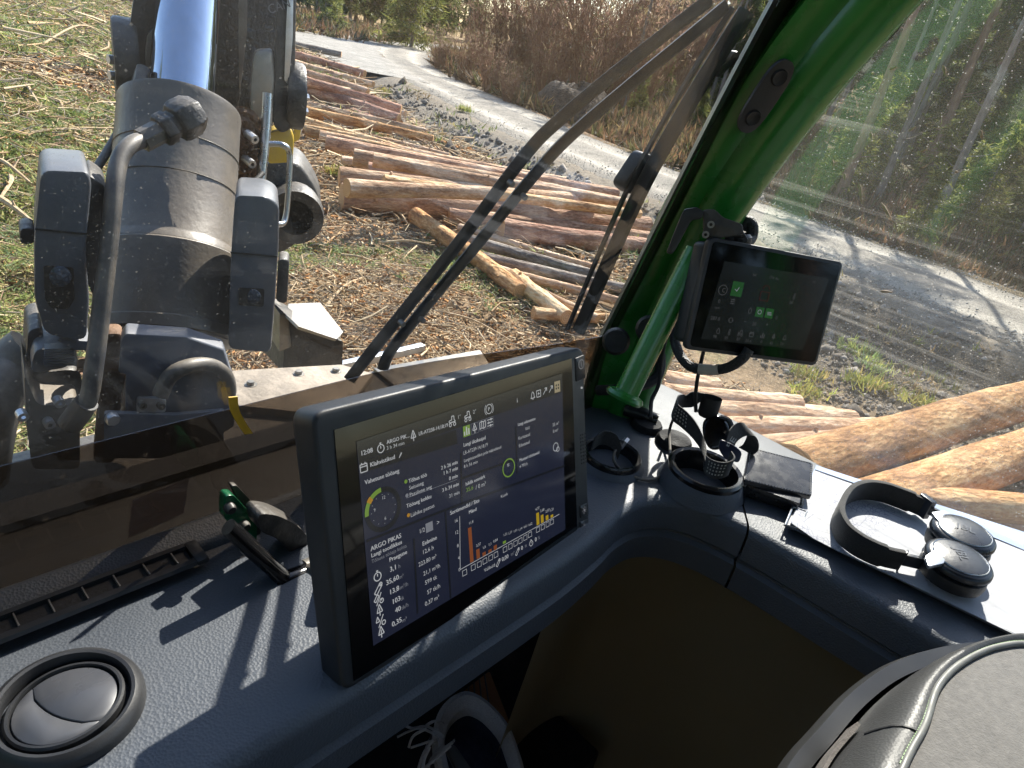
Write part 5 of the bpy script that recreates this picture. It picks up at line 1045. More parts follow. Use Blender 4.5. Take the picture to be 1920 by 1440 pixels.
for x, yb_, yt, m_ in [(885, 1054, 987, 'ui_brown'), (897, 1047, 1029, 'ui_brown'), (908, 1042, 1035, 'ui_brown'), (919, 1036, 1030, 'ui_brown'), (929, 1031, 1022, 'ui_brown'), (946, 1019, 1014, 'ui_green'), (1009, 984, 961, 'ui_yellow'), (1017, 980, 965, 'ui_yellow'), (1026, 975, 966, 'ui_yellow'), (1035, 970, 965, 'ui_yellow')]:
    a, b_ = F1.at(x, yb_, .0017), F1.at(x, yt, .0017); ww = F1.u * .0024; b_ = a + F1.v * (b_ - a).dot(F1.v); F1.put(m_).add([a - ww, a + ww, b_ + ww, b_ - ww], [(0, 1, 2, 3)])
for x, y in ((925, 695), (990, 655), (1035, 632), (1077, 608), (1120, 583), (1160, 560), (1228, 520), (1268, 497), (1307, 475), (1343, 455), (1380, 432), (1415, 410), (1475, 372), (1512, 353), (1547, 333), (1580, 315)): F1.rect('ui_white', 640 + x / 4, 900 + y / 4, .0062, .0058, .0017, .0005)
F1.rect('ui_tan', 1045, 725, .0105, .0125, .0017); 
for dx in (-2, 2):
    for dy in (-3, 3): F1.rect('ui_dark', 1045 + dx, 725 + dy - dx * .3, .0022, .0022, .0019)
F1.rect('ui_green', 875, 808, .0095, .0105, .0017); F1.rect('ui_grey', 805, 988, .0088, .0088, .0017)
for i, (x, y) in enumerate(((890, 803), (905, 797), (919, 792))): F1.rect('ui_grey', x, y, .0098, .0104, .0017, .0003)
F1.arc('ui_white', 917, 767, .0042, .0050, 0, 360, .0018); F1.arc('ui_white', 917, 767, .0060, .0066, 130, 230, .0018); F1.arc('ui_white', 917, 767, .0060, .0066, -50, 50, .0018)
F1.arc('ui_green', 954, 877, .0085, .0100, 0, 360, .0018); F1.text('ui_white', 951, 881, '*', 12, 1, .0018)
F1.put('ui_white').add([F1.at(x, y, .0018) for x, y in ((752, 848), (748, 858), (749, 859), (754, 849))], [(0, 1, 2, 3)])
def icon(F, m_, x, y, k, kind):
    """small line icons: tree, log, log per hour, bell, drop, gauge"""
    c = F.at(x, y, .0018); P_ = lambda u, v: c + F.u * u * k + F.v * v * k
    def ln(pts, w=.09):
        for A, B in zip(pts[:-1], pts[1:]):
            A, B = P_(*A), P_(*B); q = (B - A).cross(F.n).normalized() * w * k; F.put(m_).add([A - q, B - q, B + q, A + q], [(0, 1, 2, 3)])
    circ = lambda u, v, r, a0=0, a1=360: ln([(u + r * math.cos(R_(a0 + (a1 - a0) * i / 12)), v + r * math.sin(R_(a0 + (a1 - a0) * i / 12))) for i in range(13)])
    if kind == 'tree': ln([(-.55, -.35), (-.3, .3), (0, 1), (.3, .3), (.55, -.35), (-.55, -.35)]); ln([(0, .4), (0, -.95)])
    elif kind == 'log': ln([(-.8, -.75), (.35, .55), (.8, .15), (-.35, -1.1), (-.8, -.75)]); circ(.55, .4, .28)
    elif kind == 'logh': ln([(-.9, -.1), (-.2, .8), (.1, .5), (-.55, -.4), (-.9, -.1)]); ln([(-.5, -1), (.6, .9)]); circ(.55, -.5, .36); ln([(.55, -.5), (.55, -.2)])
    elif kind == 'treeh': ln([(-.9, .0), (-.55, .9), (-.2, .0), (-.9, 0)]); ln([(-.5, -1), (.6, .9)]); circ(.55, -.5, .36)
    elif kind == 'clock': circ(0, -.1, .7); ln([(0, -.1), (0, .35)]); ln([(-.2, .85), (.2, .85)]); ln([(0, .6), (0, .85)])
    elif kind == 'drop': ln([(0, .95), (-.5, .1), (-.5, -.4), (-.2, -.8), (.2, -.8), (.5, -.4), (.5, .1), (0, .95)])
    elif kind == 'bell': ln([(-.7, -.5), (-.45, -.2), (-.4, .4), (0, .85), (.4, .4), (.45, -.2), (.7, -.5), (-.7, -.5)]); ln([(-.15, -.75), (.15, -.75)])
    elif kind == 'bars': ln([(-.6, -.8), (-.6, 0)], .16); ln([(0, -.8), (0, .8)], .16); ln([(.6, -.8), (.6, .4)], .16)
    elif kind == 'map': ln([(-.8, -.7), (-.8, .6), (-.27, .8), (.27, .6), (.8, .8), (.8, -.5), (.27, -.7), (-.27, -.5), (-.8, -.7)]); ln([(-.27, -.5), (-.27, .8)]); ln([(.27, -.7), (.27, .6)])
    elif kind == 'sliders':
        for v, u in ((.6, .3), (0, -.4), (-.6, .1)): ln([(-.8, v), (.8, v)]); ln([(u, v - .25), (u, v + .25)], .14)
    elif kind == 'machine': circ(-.55, -.6, .3); circ(.55, -.6, .3); ln([(-.8, -.15), (.8, -.15), (.5, .3), (.5, .95), (-.1, .95), (-.1, .3), (-.8, .2), (-.8, -.15)])
    elif kind == 'temp': circ(0, -.55, .35); ln([(-.2, -.3), (-.2, .8), (.2, .8), (.2, -.3)])
    elif kind == 'cal': ln([(-.7, -.7), (-.7, .6), (.7, .6), (.7, -.7), (-.7, -.7)]); ln([(-.7, .2), (.7, .2)]); ln([(-.35, .6), (-.35, .9)]); ln([(.35, .6), (.35, .9)])
    elif kind == 'arrow': ln([(-.7, -.7), (.6, .6), (.6, -.1)]); ln([(.6, .6), (-.1, .6)])
    elif kind == 'box': ln([(-.7, -.7), (-.7, .7), (.7, .7), (.7, -.7), (-.7, -.7)]); ln([(-.35, 0), (.35, 0)]); ln([(0, -.35), (0, .35)])
for (x, y), kd in zip(((708, 1080), (709, 1102), (710, 1123), (712, 1144), (714, 1164), (715, 1185)), ('clock', 'log', 'logh', 'tree', 'treeh', 'tree')): icon(F1, 'ui_white', x, y, .0054, kd)
for (x, y), kd in zip(((714, 840), (775, 817), (848, 790), (877, 781), (890, 803), (905, 797), (919, 792), (999, 742), (1010, 738), (1022, 733), (1033, 729), (682, 877), (875, 808)), ('clock', 'tree', 'machine', 'machine', 'tree', 'map', 'sliders', 'bell', 'box', 'arrow', 'arrow', 'cal', 'bars')): icon(F1, 'ui_white', x, y, .0050, kd)
F1.arc('ui_white', 1042, 838, .0042, .0050, 0, 360, .0018); F1.arc('ui_white', 1046, 842, .0022, .0030, 0, 360, .0019)
for (x, y), kd in zip(((934, 1054), (970, 1033), (996, 1018)), ('log', 'log', 'clock')): icon(F1, 'ui_white', x, y, .0042, kd)
F1.done(scr, 'display_print')
# button column on the right of the screen
cb = MB(); cb.prism(rounded([F1.at(*p, .0012) for p in ((1079, 672), (1096, 665), (1098, 708), (1081, 716))], .002), mn * -.002); btn = cb.build('power_button', 'dark_plastic', mon, bev=.0004, seg=1)
ff = Face(mo_bl, mx_, mup); ff.arc('ui_grey', 1090, 683, .0048, .0056, 0, 360, .0022); ff.line('ui_grey', (1089.5, 678), (1090.5, 688), .0004, .0022); ff.done(btn, 'power_mark')
for y, r_ in ((727, .0011),): mb = MB(); mb.lathe([(0, .0012), (.0012, .0012), (.0014, 0)], F1.at(1090, y), mn, 10); mb.build('status_light', 'ui_white', mon)
for y0, y1, nm, rr in ((945, 968, 'brighter_button', .0028), (975, 996, 'dimmer_button', .0016)):
    mb = MB(); mb.prism(rounded([F1.at(*p, .0012) for p in ((1088, y0 + 4), (1103, y0 - 2), (1104, y1 - 3), (1089, y1 + 4))], .0015), mn * -.002); b2 = mb.build(nm, 'dark_plastic', mon, bev=.0004, seg=1)
    ff = Face(mo_bl, mx_, mup); ff.arc('ui_grey', 1096, (y0 + y1) / 2, 0, rr * .6, 0, 360, .0022)
    for i in range(8): ff.arc('ui_grey', 1096, (y0 + y1) / 2, rr, rr * 1.7, 45 * i - 5, 45 * i + 5, .0022, n=2)
    ff.done(b2, 'sun_mark')
hole = None
for r_ in range(9):
    for c_ in range(3):
        p = F1.at(1089 + c_ * 4.2 + r_ * .25, 816 + r_ * 6.6 - c_ * 1.5, .0003)
        if hole is None: mb = MB(); mb.lathe([(0, .0003), (.0012, .0003), (.0012, -.0004)], WLOC[mon], mn, 8); hole = mb.build('speaker_hole', 'black_rubber', mon); hole.location = p - WLOC[mon]
        else: o = hole.copy(); COL.objects.link(o); o.location = p - WLOC[mon]
# bracket with the green plate and clamping lever left of the monitor
br = thing('monitor_bracket', PY(470, 960, .47), 'black swivel bracket with a green plate and clamping lever behind the monitor', 'bracket')
def bpart(name, m, pts, Y0, th, r=.004, bev=.002, parent=None):
    mb = MB(); mb.prism(rounded([PY(x, y, Y0) for x, y in pts], r), (0, th, 0)); return mb.build(name, m, parent or br, bev=bev)
gp = bpart('green_plate', 'bracket_green', [(423, 930), (438, 928), (482, 975), (482, 1020), (470, 1016), (420, 972)], .50, .012)
for c in ((431, 953), (458, 986)):
    mb = MB(); mb.lathe([(0, -.005), (.004, -.005), (.0055, -.002), (.0055, .003)], PY(*c, .497), (0, 1, 0), 12); mb.build('screw', 'black_iron', gp)
bpart('back_plate', 'black_iron', [(434, 911), (444, 910), (492, 962), (488, 1010), (470, 990)], .515, .008)
bpart('swivel_disc', 'black_iron', [(482, 962), (520, 965), (560, 985), (585, 1015), (585, 1060), (550, 1045), (520, 1010), (488, 1000)], .47, .025, .012, .003)
la, lb_ = PY(428, 988, .465), PY(540, 1092, .44); mb = MB(); mb.tube([la, la.lerp(lb_, .3), la.lerp(lb_, .7), lb_], [.0095, .0105, .0095, .011], 14, flat=(.75, (0, 0, 1))); lev = mb.build('lever', 'gloss_black', br)
mb = MB(); mb.lathe([(0, -.022), (.011, -.022), (.0125, -.018), (.0125, .014), (.010, .018), (0, .018)], PY(552, 1088, .44), (PY(585, 1070, .44) - PY(520, 1098, .44)), 24); mb.build('lever_hub', 'gloss_black', lev)
mb = MB(); mb.lathe([(.006, -.004), (.014, -.004), (.014, .004), (.006, .004)], PY(578, 1072, .445), (PY(585, 1070, .44) - PY(520, 1098, .44)), 24); mb.build('washer', 'steel_dull', br)
mb = MB(); mb.tube([PY(575, 1075, .44), PY(620, 1070, .42), PY(680, 1000, .40)], .010, 14); mb.build('swivel_arm', 'black_iron', br)

# ---- the small display on the pillar
s_bl = Vector((.771, .344, -.313)) * .985; sx_ = Vector((.846, -.53, -.052)).normalized(); su_ = Vector((.0344, .02, .132)).normalized(); su_ = (su_ - su_.dot(sx_) * sx_).normalized(); SWd, SHt = .207, .141; sn = sx_.cross(su_).normalized()
sd = thing('small_display', s_bl + sx_ * .1, 'small black touch display clamped to the green pillar, dim screen', 'display')
c4 = [s_bl, s_bl + sx_ * SWd, s_bl + sx_ * SWd + su_ * SHt, s_bl + su_ * SHt]
mb = MB(); mb.prism(rounded(c4, .009, 5), sn * -.011); mb.build('front_frame', 'dark_plastic', sd, bev=.003, seg=2)
c5 = [s_bl - sx_ * .0 + su_ * .006 - sn * .010, s_bl + sx_ * (SWd - .012) + su_ * .006 - sn * .010, s_bl + sx_ * (SWd - .012) + su_ * (SHt - .006) - sn * .010, s_bl + su_ * (SHt - .006) - sn * .010]
mb = MB(); mb.prism(rounded(c5, .008, 4), sn * -.026); mb.build('rear_case', 'monitor_case', sd, bev=.005)
F2 = Face(s_bl, sx_, su_); Z2 = lambda x, y: (1270 + x / 5.54, 440 + y / 5.54)
mb = MB(); mb.prism(rounded([s_bl + sx_ * .005 + su_ * .005 + sn * .0009, s_bl + sx_ * (SWd - .005) + su_ * .005 + sn * .0009, s_bl + sx_ * (SWd - .005) + su_ * (SHt - .005) + sn * .0009, s_bl + sx_ * .005 + su_ * (SHt - .005) + sn * .0009], .006), sn * -.001); sc2 = mb.build('screen', 'screen_glass', sd)
F2.poly('dim_bg', [Z2(*p) for p in ((245, 1080), (1300, 1200), (1580, 455), (490, 275))], .0012)
for t, x, y, h_ in (('287.0', 340, 880, 38), ('20', 775, 940, 36), ('0', 420, 706, 40), ('50', 1160, 716, 34), ('98', 368, 1070, 32), ('59', 484, 1085, 32), ('87', 612, 1097, 32), ('25.6', 702, 1112, 32), ('0', 860, 1126, 32), ('45', 955, 1138, 30), ('54', 1065, 1145, 30), ('0', 1015, 880, 36), ('\u2212', 685, 920, 40), ('+', 915, 950, 40), ('rpm:', 385, 765, 26), ('C', 458, 595, 46)): F2.text('dim_white', *Z2(x, y), t, h_ / 5.54, 1, .0018, 0)
F2.text('dim_white', *Z2(1400, 500), '44', 5, 1, .0018); F2.text('dim_white', *Z2(780, 430), '64', 6, 1, .0018); F2.text('dim_white', *Z2(950, 455), '17:4  Au', 6, .8, .0018)
for x, y, w_, h_ in ((622, 565, .0165, .0185), (855, 805, .0125, .0125), (955, 818, .0125, .0125)): F2.rect('dim_green', *Z2(x, y), w_, h_, .0017)
a = [Z2(*p) for p in ((600, 560), (617, 580), (642, 545), (646, 551), (618, 592), (597, 568))]; F2.poly('ui_grey', a, .0019)
F2.arc('dim_white', *Z2(473, 575), .0058, .0066, 0, 360, .0018); F2.arc('ui_grey', *Z2(855, 803), .0022, .0031, 0, 360, .0019)
for dy in (-12, 2, 14): F2.line('ui_grey', Z2(935, 818 + dy), Z2(978, 822 + dy), .0004, .0019)
F2.arc('dim_red', *Z2(925, 570), .0045, .0055, 0, 180, .0018); F2.rect('dim_red', *Z2(905, 640), .014, .012, .0018, .0010)
for i, kd in enumerate(('drop', 'temp', 'machine', 'cal', 'bars', 'tree', 'bell')): icon(F2, 'dim_white', *Z2(425 + i * 115, 1000 + i * 12), .0042, kd)
icon(F2, 'dim_white', *Z2(755, 790), .0042, 'drop'); icon(F2, 'dim_white', *Z2(575, 695), .0042, 'sliders'); icon(F2, 'dim_white', *Z2(1215, 640), .0042, 'temp')
F2.arc('dim_white', *Z2(555, 888), .0026, .0033, 0, 360, .0018); F2.line('dim_white', Z2(530, 886), Z2(545, 888), .0004, .0018); F2.line('dim_white', Z2(565, 890), Z2(582, 893), .0004, .0018)
F2.done(sc2, 'display_print')
# clamp holding it to the pillar
cl = thing('display_clamp', PD(1360, 430, 1.0), 'black clamp with a lever holding the small display on the pillar', 'clamp')
def cpart(name, pts, d_, th, r=.004, bev=.002, m='black_iron', parent=None):
    mb = MB(); mb.prism(rounded([PD(x, y, d_) for x, y in pts], r), ray(*pts[0]) * th); return mb.build(name, m, parent or cl, bev=bev)
cpart('jaw', [(1318, 393), (1340, 392), (1356, 408), (1392, 420), (1395, 440), (1360, 445), (1330, 452), (1318, 440)], .895, .04)
cpart('lever', [(1283, 392), (1306, 388), (1320, 396), (1316, 410), (1296, 414), (1266, 470), (1258, 478), (1249, 474), (1262, 440), (1276, 405)], .885, .014, .003, .003, 'dark_plastic')
for c in ((1333, 421), (1323, 440)): mb = MB(); mb.lathe([(.002, -.004), (.0045, -.004), (.0045, .004)], PD(*c, .893), ray(*c), 10); mb.build('screw', 'steel_dull', cl)
cpart('ball_mount', [(1370, 425), (1392, 430), (1405, 452), (1380, 468), (1352, 460)], .93, .05)
mb = MB(); mb.lathe([(0, -.012), (.011, -.010), (.016, -.002), (.016, .006), (.012, .01)], PD(1385, 452, .945), (0, .2, 1), 24); mb.build('ball', 'dark_plastic', cl)
pm('braided_sleeve', (.035, .035, .035), (.012, .012, .012), 260, .6, .1, bump=.8, bscale=420, typ='VOR'); pm('cable_label', (.62, .55, .48), None, 30, .7)
cab1 = thing('display_cable', PD(1300, 680, .98), 'thick braided cable looping under the small display with a white tag', 'cable')
P = smooth_path([PD(1285, 560, 1.0), PD(1266, 610, .99), PD(1268, 650, .98), PD(1290, 684, .96), PD(1325, 693, .95), PD(1362, 690, .94), PD(1390, 674, .93), PD(1405, 655, .93)], 8); mb = MB(); mb.tube(P, .0068, 12); mb.build('sleeve', 'braided_sleeve', cab1)
mb = MB(); mb.tube(P[29:38], .0074, 12); mb.build('tag', 'cable_label', cab1)
cab2 = thing('upper_cable', PD(1400, 430, 1.02), 'braided cable bending round behind the clamp on the pillar', 'cable')
mb = MB(); mb.tube(smooth_path([PD(1388, 428, 1.02), PD(1400, 415, 1.02), PD(1410, 425, 1.02), PD(1408, 445, 1.02), PD(1398, 455, 1.0)], 6), .0085, 12); mb.build('sleeve', 'braided_sleeve', cab2)
def cord(name, pts, r, label, m='black_rubber'):
    mb = MB(); mb.tube(smooth_path(pts, 8), r, 8); return tag(mb.build(name, m), label, 'cable')
cord('thin_cord', [PD(1320, 655, .98), PD(1312, 690, .99), PD(1307, 715, 1.0), PD(1304, 745, 1.02), PD(1305, 772, 1.03)], .0028, 'thin black cord hanging below the small display to the head torch')
cord('thick_cord', [PD(1262, 570, 1.05), PD(1240, 630, 1.06), PD(1238, 690, 1.05), PD(1222, 715, 1.04), PD(1180, 728, 1.03), PD(1120, 732, 1.05)], .008, 'thick black cable curving behind the grab tube')
cord('cord', [PD(1270, 560, 1.02), PD(1245, 650, 1.02), PD(1235, 720, 1.03), PD(1222, 750, 1.03), PD(1220, 785, 1.0)], .003, 'black cord running down beside the grab tube to the dashboard')

# ================================================================ THINGS ON THE SHELF
pm('fabric_black', (.020, .020, .021), (.012, .012, .012), 200, .8, .1, bump=.7, bscale=700, sheen=.3)
pm('cup_plastic', (.012, .012, .013), None, 8, .25, .08)
# cup holders
def cupholder(px_, py_, r, label, dz=.024):
    c = PZ(px_, py_, ZD + dz); t = thing('cup_holder', (c.x, c.y, ZD), label, 'cup holder')
    mb = MB(); mb.lathe([(r * 1.25, -dz - .002), (r * 1.16, -dz * .6), (r * 1.07, -.003), (r * 1.0, .001)], c, (0, 0, 1), 48); mb.build('base', 'dash_vinyl', t)
    mb = MB(); mb.lathe([(r * 1.05, -.002), (r * 1.06, .004), (r * 1.0, .0075), (r * .9, .006), (r * .86, .0), (r * .84, -.04), (0, -.042)], c, (0, 0, 1), 48); mb.build('rim', 'cup_plastic', t); return c
c1 = cupholder(1322, 884, .049, 'round black cup holder with the strap of the head torch hanging in it')
c2 = cupholder(1146, 856, .040, 'round cup holder half hidden behind the right edge of the big monitor', .010)
# strap lying over the second holder
P = smooth_path([PZ(1112, 832, -.462), PZ(1130, 820, -.455), PZ(1152, 828, -.458), PZ(1162, 850, -.475)], 6); mb = MB(); mb.ribbon(P, [Vector((0, 0, .022))] * len(P), .002); tag(mb.build('strap', 'fabric_black'), 'black strap standing over the cup holder beside the monitor', 'strap')
cord('usb_cable', [PZ(1262, 786, -.455), PZ(1255, 810, -.48), PZ(1256, 850, -.49), PZ(1250, 880, -.495), PZ(1228, 898, -.496), PZ(1200, 898, -.496), PZ(1168, 884, -.495), PZ(1152, 866, -.482), PZ(1152, 848, -.472), PZ(1164, 832, -.468)], .0022, 'thin dark cable looping across the dashboard from cup holder to socket', 'hose_rubber')
mb = MB(); A = PZ(1160, 840, -.470); B = PZ(1176, 822, -.466); mb.tube([A, A.lerp(B, .6)], .005, 8, flat=(.5, (0, 0, 1))); us = mb.build('usb_plug', 'dark_plastic'); tag(us, 'small usb plug at the end of the cable over the cup holder', 'plug')
mb = MB(); mb.tube([A.lerp(B, .6), B], .0042, 4, flat=(.5, (0, 0, 1))); mb.build('metal_tip', 'steel', us)
for px_, py_, r, lab, h_ in ((1212, 800, .024, 'flat round black puck on the dashboard below the pillar', .012), (1262, 832, .027, 'larger round black puck between the first puck and the cup holder', .014)):
    q = PZ(px_, py_, ZD); mb = MB(); mb.lathe([(r * 1.05, -.001), (r, h_ * .5), (r * .9, h_ * .8), (r * .6, h_ * .9), (0, h_)], q, (0, 0, 1), 36); o = mb.build('round_puck', 'floor_mat'); tag(o, lab, 'puck', 'pucks on the dashboard')
mb = MB(); mb.tube([PZ(1172, 768, ZD + .012), PZ(1200, 776, ZD + .014), PZ(1232, 788, ZD + .012)], [.010, .012, .010], 12); tag(mb.build('charger_stick', 'cup_plastic'), 'black rounded charger stick lying at the foot of the pillar', 'charger')
# head torch with its perforated straps
ht = thing('head_torch', PD(1340, 800, 1.03), 'black head torch lying on the shelf with its perforated elastic straps tangled', 'head torch')
mb = MB(); mb.prism(rounded([PD(1318, 784, 1.03), PD(1350, 776, 1.03), PD(1372, 800, 1.04), PD(1368, 840, 1.04), PD(1330, 846, 1.02), PD(1316, 815, 1.02)], .012), ray(1340, 800) * .035); mb.build('body', 'gloss_black', ht, bev=.006, seg=3)
mb = MB(); mb.lathe([(0, -.014), (.012, -.014), (.0145, -.010), (.0145, .016)], PD(1330, 764, 1.04), (0.1, .1, 1), 20); mb.build('switch_knob', 'black_rubber', ht)
mb = MB(); mb.tube(smooth_path([PD(1350, 782, 1.03), PD(1366, 788, 1.03), PD(1372, 806, 1.03), PD(1362, 815, 1.03)], 6), .004, 8); mb.build('hinge', 'cup_plastic', ht)
up_ = lambda a, b_: (PD(*a) - PD(*b_))
def strap(name, C, Wd, th=.0018):
    n_ = len(C); Cs = smooth_path([PD(*c) for c in C], 7); Ws = smooth_path([Vector(w) for w in Wd], 7); mb = MB(); mb.ribbon(Cs, Ws, th); o = mb.build(name, 'fabric_black', ht); return o, Cs, Ws
so, Cs, Ws = strap('strap', [(1318, 748, 1.04), (1306, 744, 1.05), (1292, 752, 1.05), (1278, 752, 1.04), (1267, 756, 1.02), (1266, 772, 1.0), (1282, 786, .995), (1300, 804, .985), (1314, 826, .975), (1322, 850, .97), (1322, 868, .965), (1336, 880, .95), (1356, 882, .945), (1371, 874, .95), (1366, 860, .96)],
   [(.0, .0, .018), (-.01, .012, .014), (-.008, .012, .016), (0, .002, .022), (0, 0, .024), (0, 0, .026), (.006, .008, .024), (.008, .010, .022), (.014, .012, .016), (.018, .012, .010), (.016, .010, .014), (.004, .004, .024), (0, 0, .026), (0, 0, .026), (0, 0, .024)])
hl = None; pm('light_hole', (.5, .48, .42), None, 10, .6)
for a0, a1 in ((32, 46), (60, 70), (74, 86)):
    for i in range(a0, a1, 2):
        for j in (-.25, -.05, .15, .32):
            t_ = (Cs[i + 1] - Cs[i - 1]).normalized(); nn = t_.cross(Ws[i]).normalized(); nn = nn if nn.dot(-Cs[i]) > 0 else -nn
            mb = MB(); p = Cs[i] + Ws[i] * j + nn * .0012; a_, b_ = t_ * .0011, Ws[i].normalized() * .0011; mb.add([p - a_ - b_, p + a_ - b_, p + a_ + b_, p - a_ + b_], [(0, 1, 2, 3)]); mb.build('perforation', 'light_hole', so, fix=False)
s2o, Cs2, Ws2 = strap('end_loop', [(1368, 834, .99), (1374, 818, .99), (1388, 806, 1.0), (1404, 806, 1.01), (1412, 820, 1.02), (1408, 838, 1.03), (1398, 846, 1.03)], [(-.016, .008, .018), (-.014, .010, .018), (-.008, .014, .016), (0, .02, .01), (.004, .020, .006), (.0, .022, 0), (0, .022, 0)])
Ff = Face(PD(1374, 822, .985), (PD(1392, 802, .985) - PD(1370, 842, .985)).normalized(), Vector((-.5, .3, .6)))
Ff.v = (Ff.v - Ff.v.dot(Ff.u) * Ff.u).normalized(); Ff.n = Ff.u.cross(Ff.v); Ff.text('ui_mark' if 'ui_mark' in MATS else pm('ui_mark', (.55, .55, .55), None, 10, .6), 1364, 836, 'FE', 11, 1, .0, 1) if False else None
lt = MB(); vs_, fs_ = text_geo('FE'); pm('print_grey', (.55, .55, .55), None, 10, .6); o_ = PD(1366, 840, .982); uu = (PD(1384, 812, .982) - o_).normalized(); vv = Vector((-.55, .25, .6)); vv = (vv - vv.dot(uu) * uu).normalized(); nz_ = uu.cross(vv); o_ = o_ + (nz_ if nz_.dot(-o_) > 0 else -nz_) * .003
lt.add([o_ + uu * (q.x * .012) + vv * (q.y * .012) for q in vs_], fs_); lt.build('lettering', 'print_grey', s2o, fix=False)
mb = MB(); pm('navy_plastic', (.012, .016, .04), None, 12, .4); mb.prism(rounded([PD(1350, 822, .975), PD(1376, 834, .975), PD(1392, 848, .98), PD(1386, 868, .98), PD(1360, 862, .97), PD(1347, 842, .97)], .005), ray(1370, 845) * .012); mb.build('buckle', 'navy_plastic', ht, bev=.002)
# wallet
pm('wallet_leather', (.020, .020, .022), (.012, .012, .014), 30, .27, .08, bump=.12, bscale=700, spec=.6)
pm('thread', (.42, .42, .42), None, 30, .7)
wl_ = thing('wallet', PZ(1460, 920, ZD), 'black stitched leather wallet lying half open on the shelf', 'wallet')
q4 = [PZ(1405, 838, -.455), PZ(1524, 868, -.462), PZ(1522, 930, -.474), PZ(1394, 900, -.470)]
mb = MB(); mb.prism(rounded(q4, .004), (0, 0, -.007)); mb.build('upper_flap', 'wallet_leather', wl_, bev=.0028, seg=3)
mb = MB(); mb.prism(rounded([PZ(1400, 872, -.486), PZ(1512, 905, -.486), PZ(1506, 952, -.486), PZ(1390, 912, -.486)], .004), (0, 0, -.0135)); mb.build('lower_flap', 'wallet_leather', wl_, bev=.0028, seg=3)
mb = MB(); mb.prism(rounded([PZ(1408, 880, -.478), PZ(1506, 908, -.478), PZ(1500, 944, -.478), PZ(1400, 908, -.478)], .003), (0, 0, -.008)); mb.build('card_pocket', 'wallet_leather', wl_, bev=.001)
st = None; nn = (q4[1] - q4[0]).cross(q4[3] - q4[0]).normalized(); nn = nn if nn.z > 0 else -nn
cen = sum(q4, Vector()) / 4
for i in range(4):
    a_, b_ = q4[i] + (cen - q4[i]) * .055, q4[(i + 1) % 4] + (cen - q4[(i + 1) % 4]) * .055; n_ = int((b_ - a_).length / .0042)
    for j in range(n_):
        p = a_.lerp(b_, (j + .5) / n_) + nn * .0006; mb = MB(); t_ = (b_ - a_).normalized(); mb.tube([p - t_ * .0012, p + t_ * .0012], .00045, 4); mb.build('stitch', 'thread', wl_, fix=False)
# little framed tag peeping out below the wallet
mb = MB(); mb.prism([PZ(1494, 955, ZD + .012), PZ(1510, 960, ZD + .012), PZ(1498, 990, ZD + .012), PZ(1478, 984, ZD + .012)], (0, 0, -.006)); o = mb.build('clip_plate', 'plate_blue', bev=.001); tag(o, 'small shiny framed plate between the wallet and the paper stack', 'plate')
mb = MB(); P = [PZ(1486, 951, ZD + .013), PZ(1512, 960, ZD + .013), PZ(1499, 992, ZD + .013), PZ(1472, 985, ZD + .013)]; mb.tube(P, .0016, 8, close=True); mb.build('frame', 'steel', o)
# paper stack with a printed map on top
m = bpy.data.materials.new('map_print'); n, l = nodes(m); b = n['Principled BSDF']; co = coords(n, l)
def vedge(sc, w0, w1):
    v = n.new('ShaderNodeTexVoronoi'); v.feature = 'DISTANCE_TO_EDGE'; v.inputs['Scale'].default_value = sc; l.new(co, v.inputs['Vector']); return ramp(n, l, v.outputs['Distance'], [(w0, (0, 0, 0)), (w1, (1, 1, 1))])
e1 = vedge(30, .004, .016); e2 = vedge(150, .03, .09); t0 = ntex(n, l, co, 16, 2); mk = ramp(n, l, t0.outputs[0], [(.50, (1, 1, 1)), (.56, (0, 0, 0))])
mx2 = n.new('ShaderNodeMix'); mx2.data_type = 'RGBA'; mx2.blend_type = 'LIGHTEN'; mx2.inputs[0].default_value = 1; l.new(e2, mx2.inputs[6]); l.new(mk, mx2.inputs[7])
mx3 = n.new('ShaderNodeMix'); mx3.data_type = 'RGBA'; mx3.blend_type = 'MULTIPLY'; mx3.inputs[0].default_value = 1; l.new(e1, mx3.inputs[6]); l.new(mx2.outputs[2], mx3.inputs[7])
sxx = n.new('ShaderNodeSeparateXYZ'); l.new(co, sxx.inputs[0]); fade = n.new('ShaderNodeMapRange'); l.new(sxx.outputs[1], fade.inputs[0]); fade.inputs[1].default_value = .0; fade.inputs[2].default_value = .05
mx4 = n.new('ShaderNodeMix'); mx4.data_type = 'RGBA'; l.new(fade.outputs[0], mx4.inputs[0]); mx4.inputs[6].default_value = (1, 1, 1, 1); l.new(mx3.outputs[2], mx4.inputs[7])
fin = n.new('ShaderNodeMix'); fin.data_type = 'RGBA'; l.new(mx4.outputs[2], fin.inputs[0]); fin.inputs[6].default_value = (.20, .21, .28, 1); fin.inputs[7].default_value = (.40, .41, .44, 1)
l.new(fin.outputs[2], b.inputs['Base Color']); b.inputs['Roughness'].default_value = .7; MATS['map_print'] = m
tb = ntex(n, l, co, 9, 2); bp = n.new('ShaderNodeBump'); bp.inputs['Strength'].default_value = .25; bp.inputs['Distance'].default_value = .01; l.new(tb.outputs[0], bp.inputs['Height']); l.new(bp.outputs[0], b.inputs['Normal'])
pm('paper', (.45, .46, .49), (.4, .41, .44), 12, .75, .05); pm('paper_blue', (.30, .38, .55), (.24, .31, .47), 8, .7)
pcn = PZ(1475, 990, ZD); 
ps = thing('paper_stack', PZ(1700, 1030, ZD), 'stack of papers with a printed plot map on top, on the sunny shelf', 'papers')
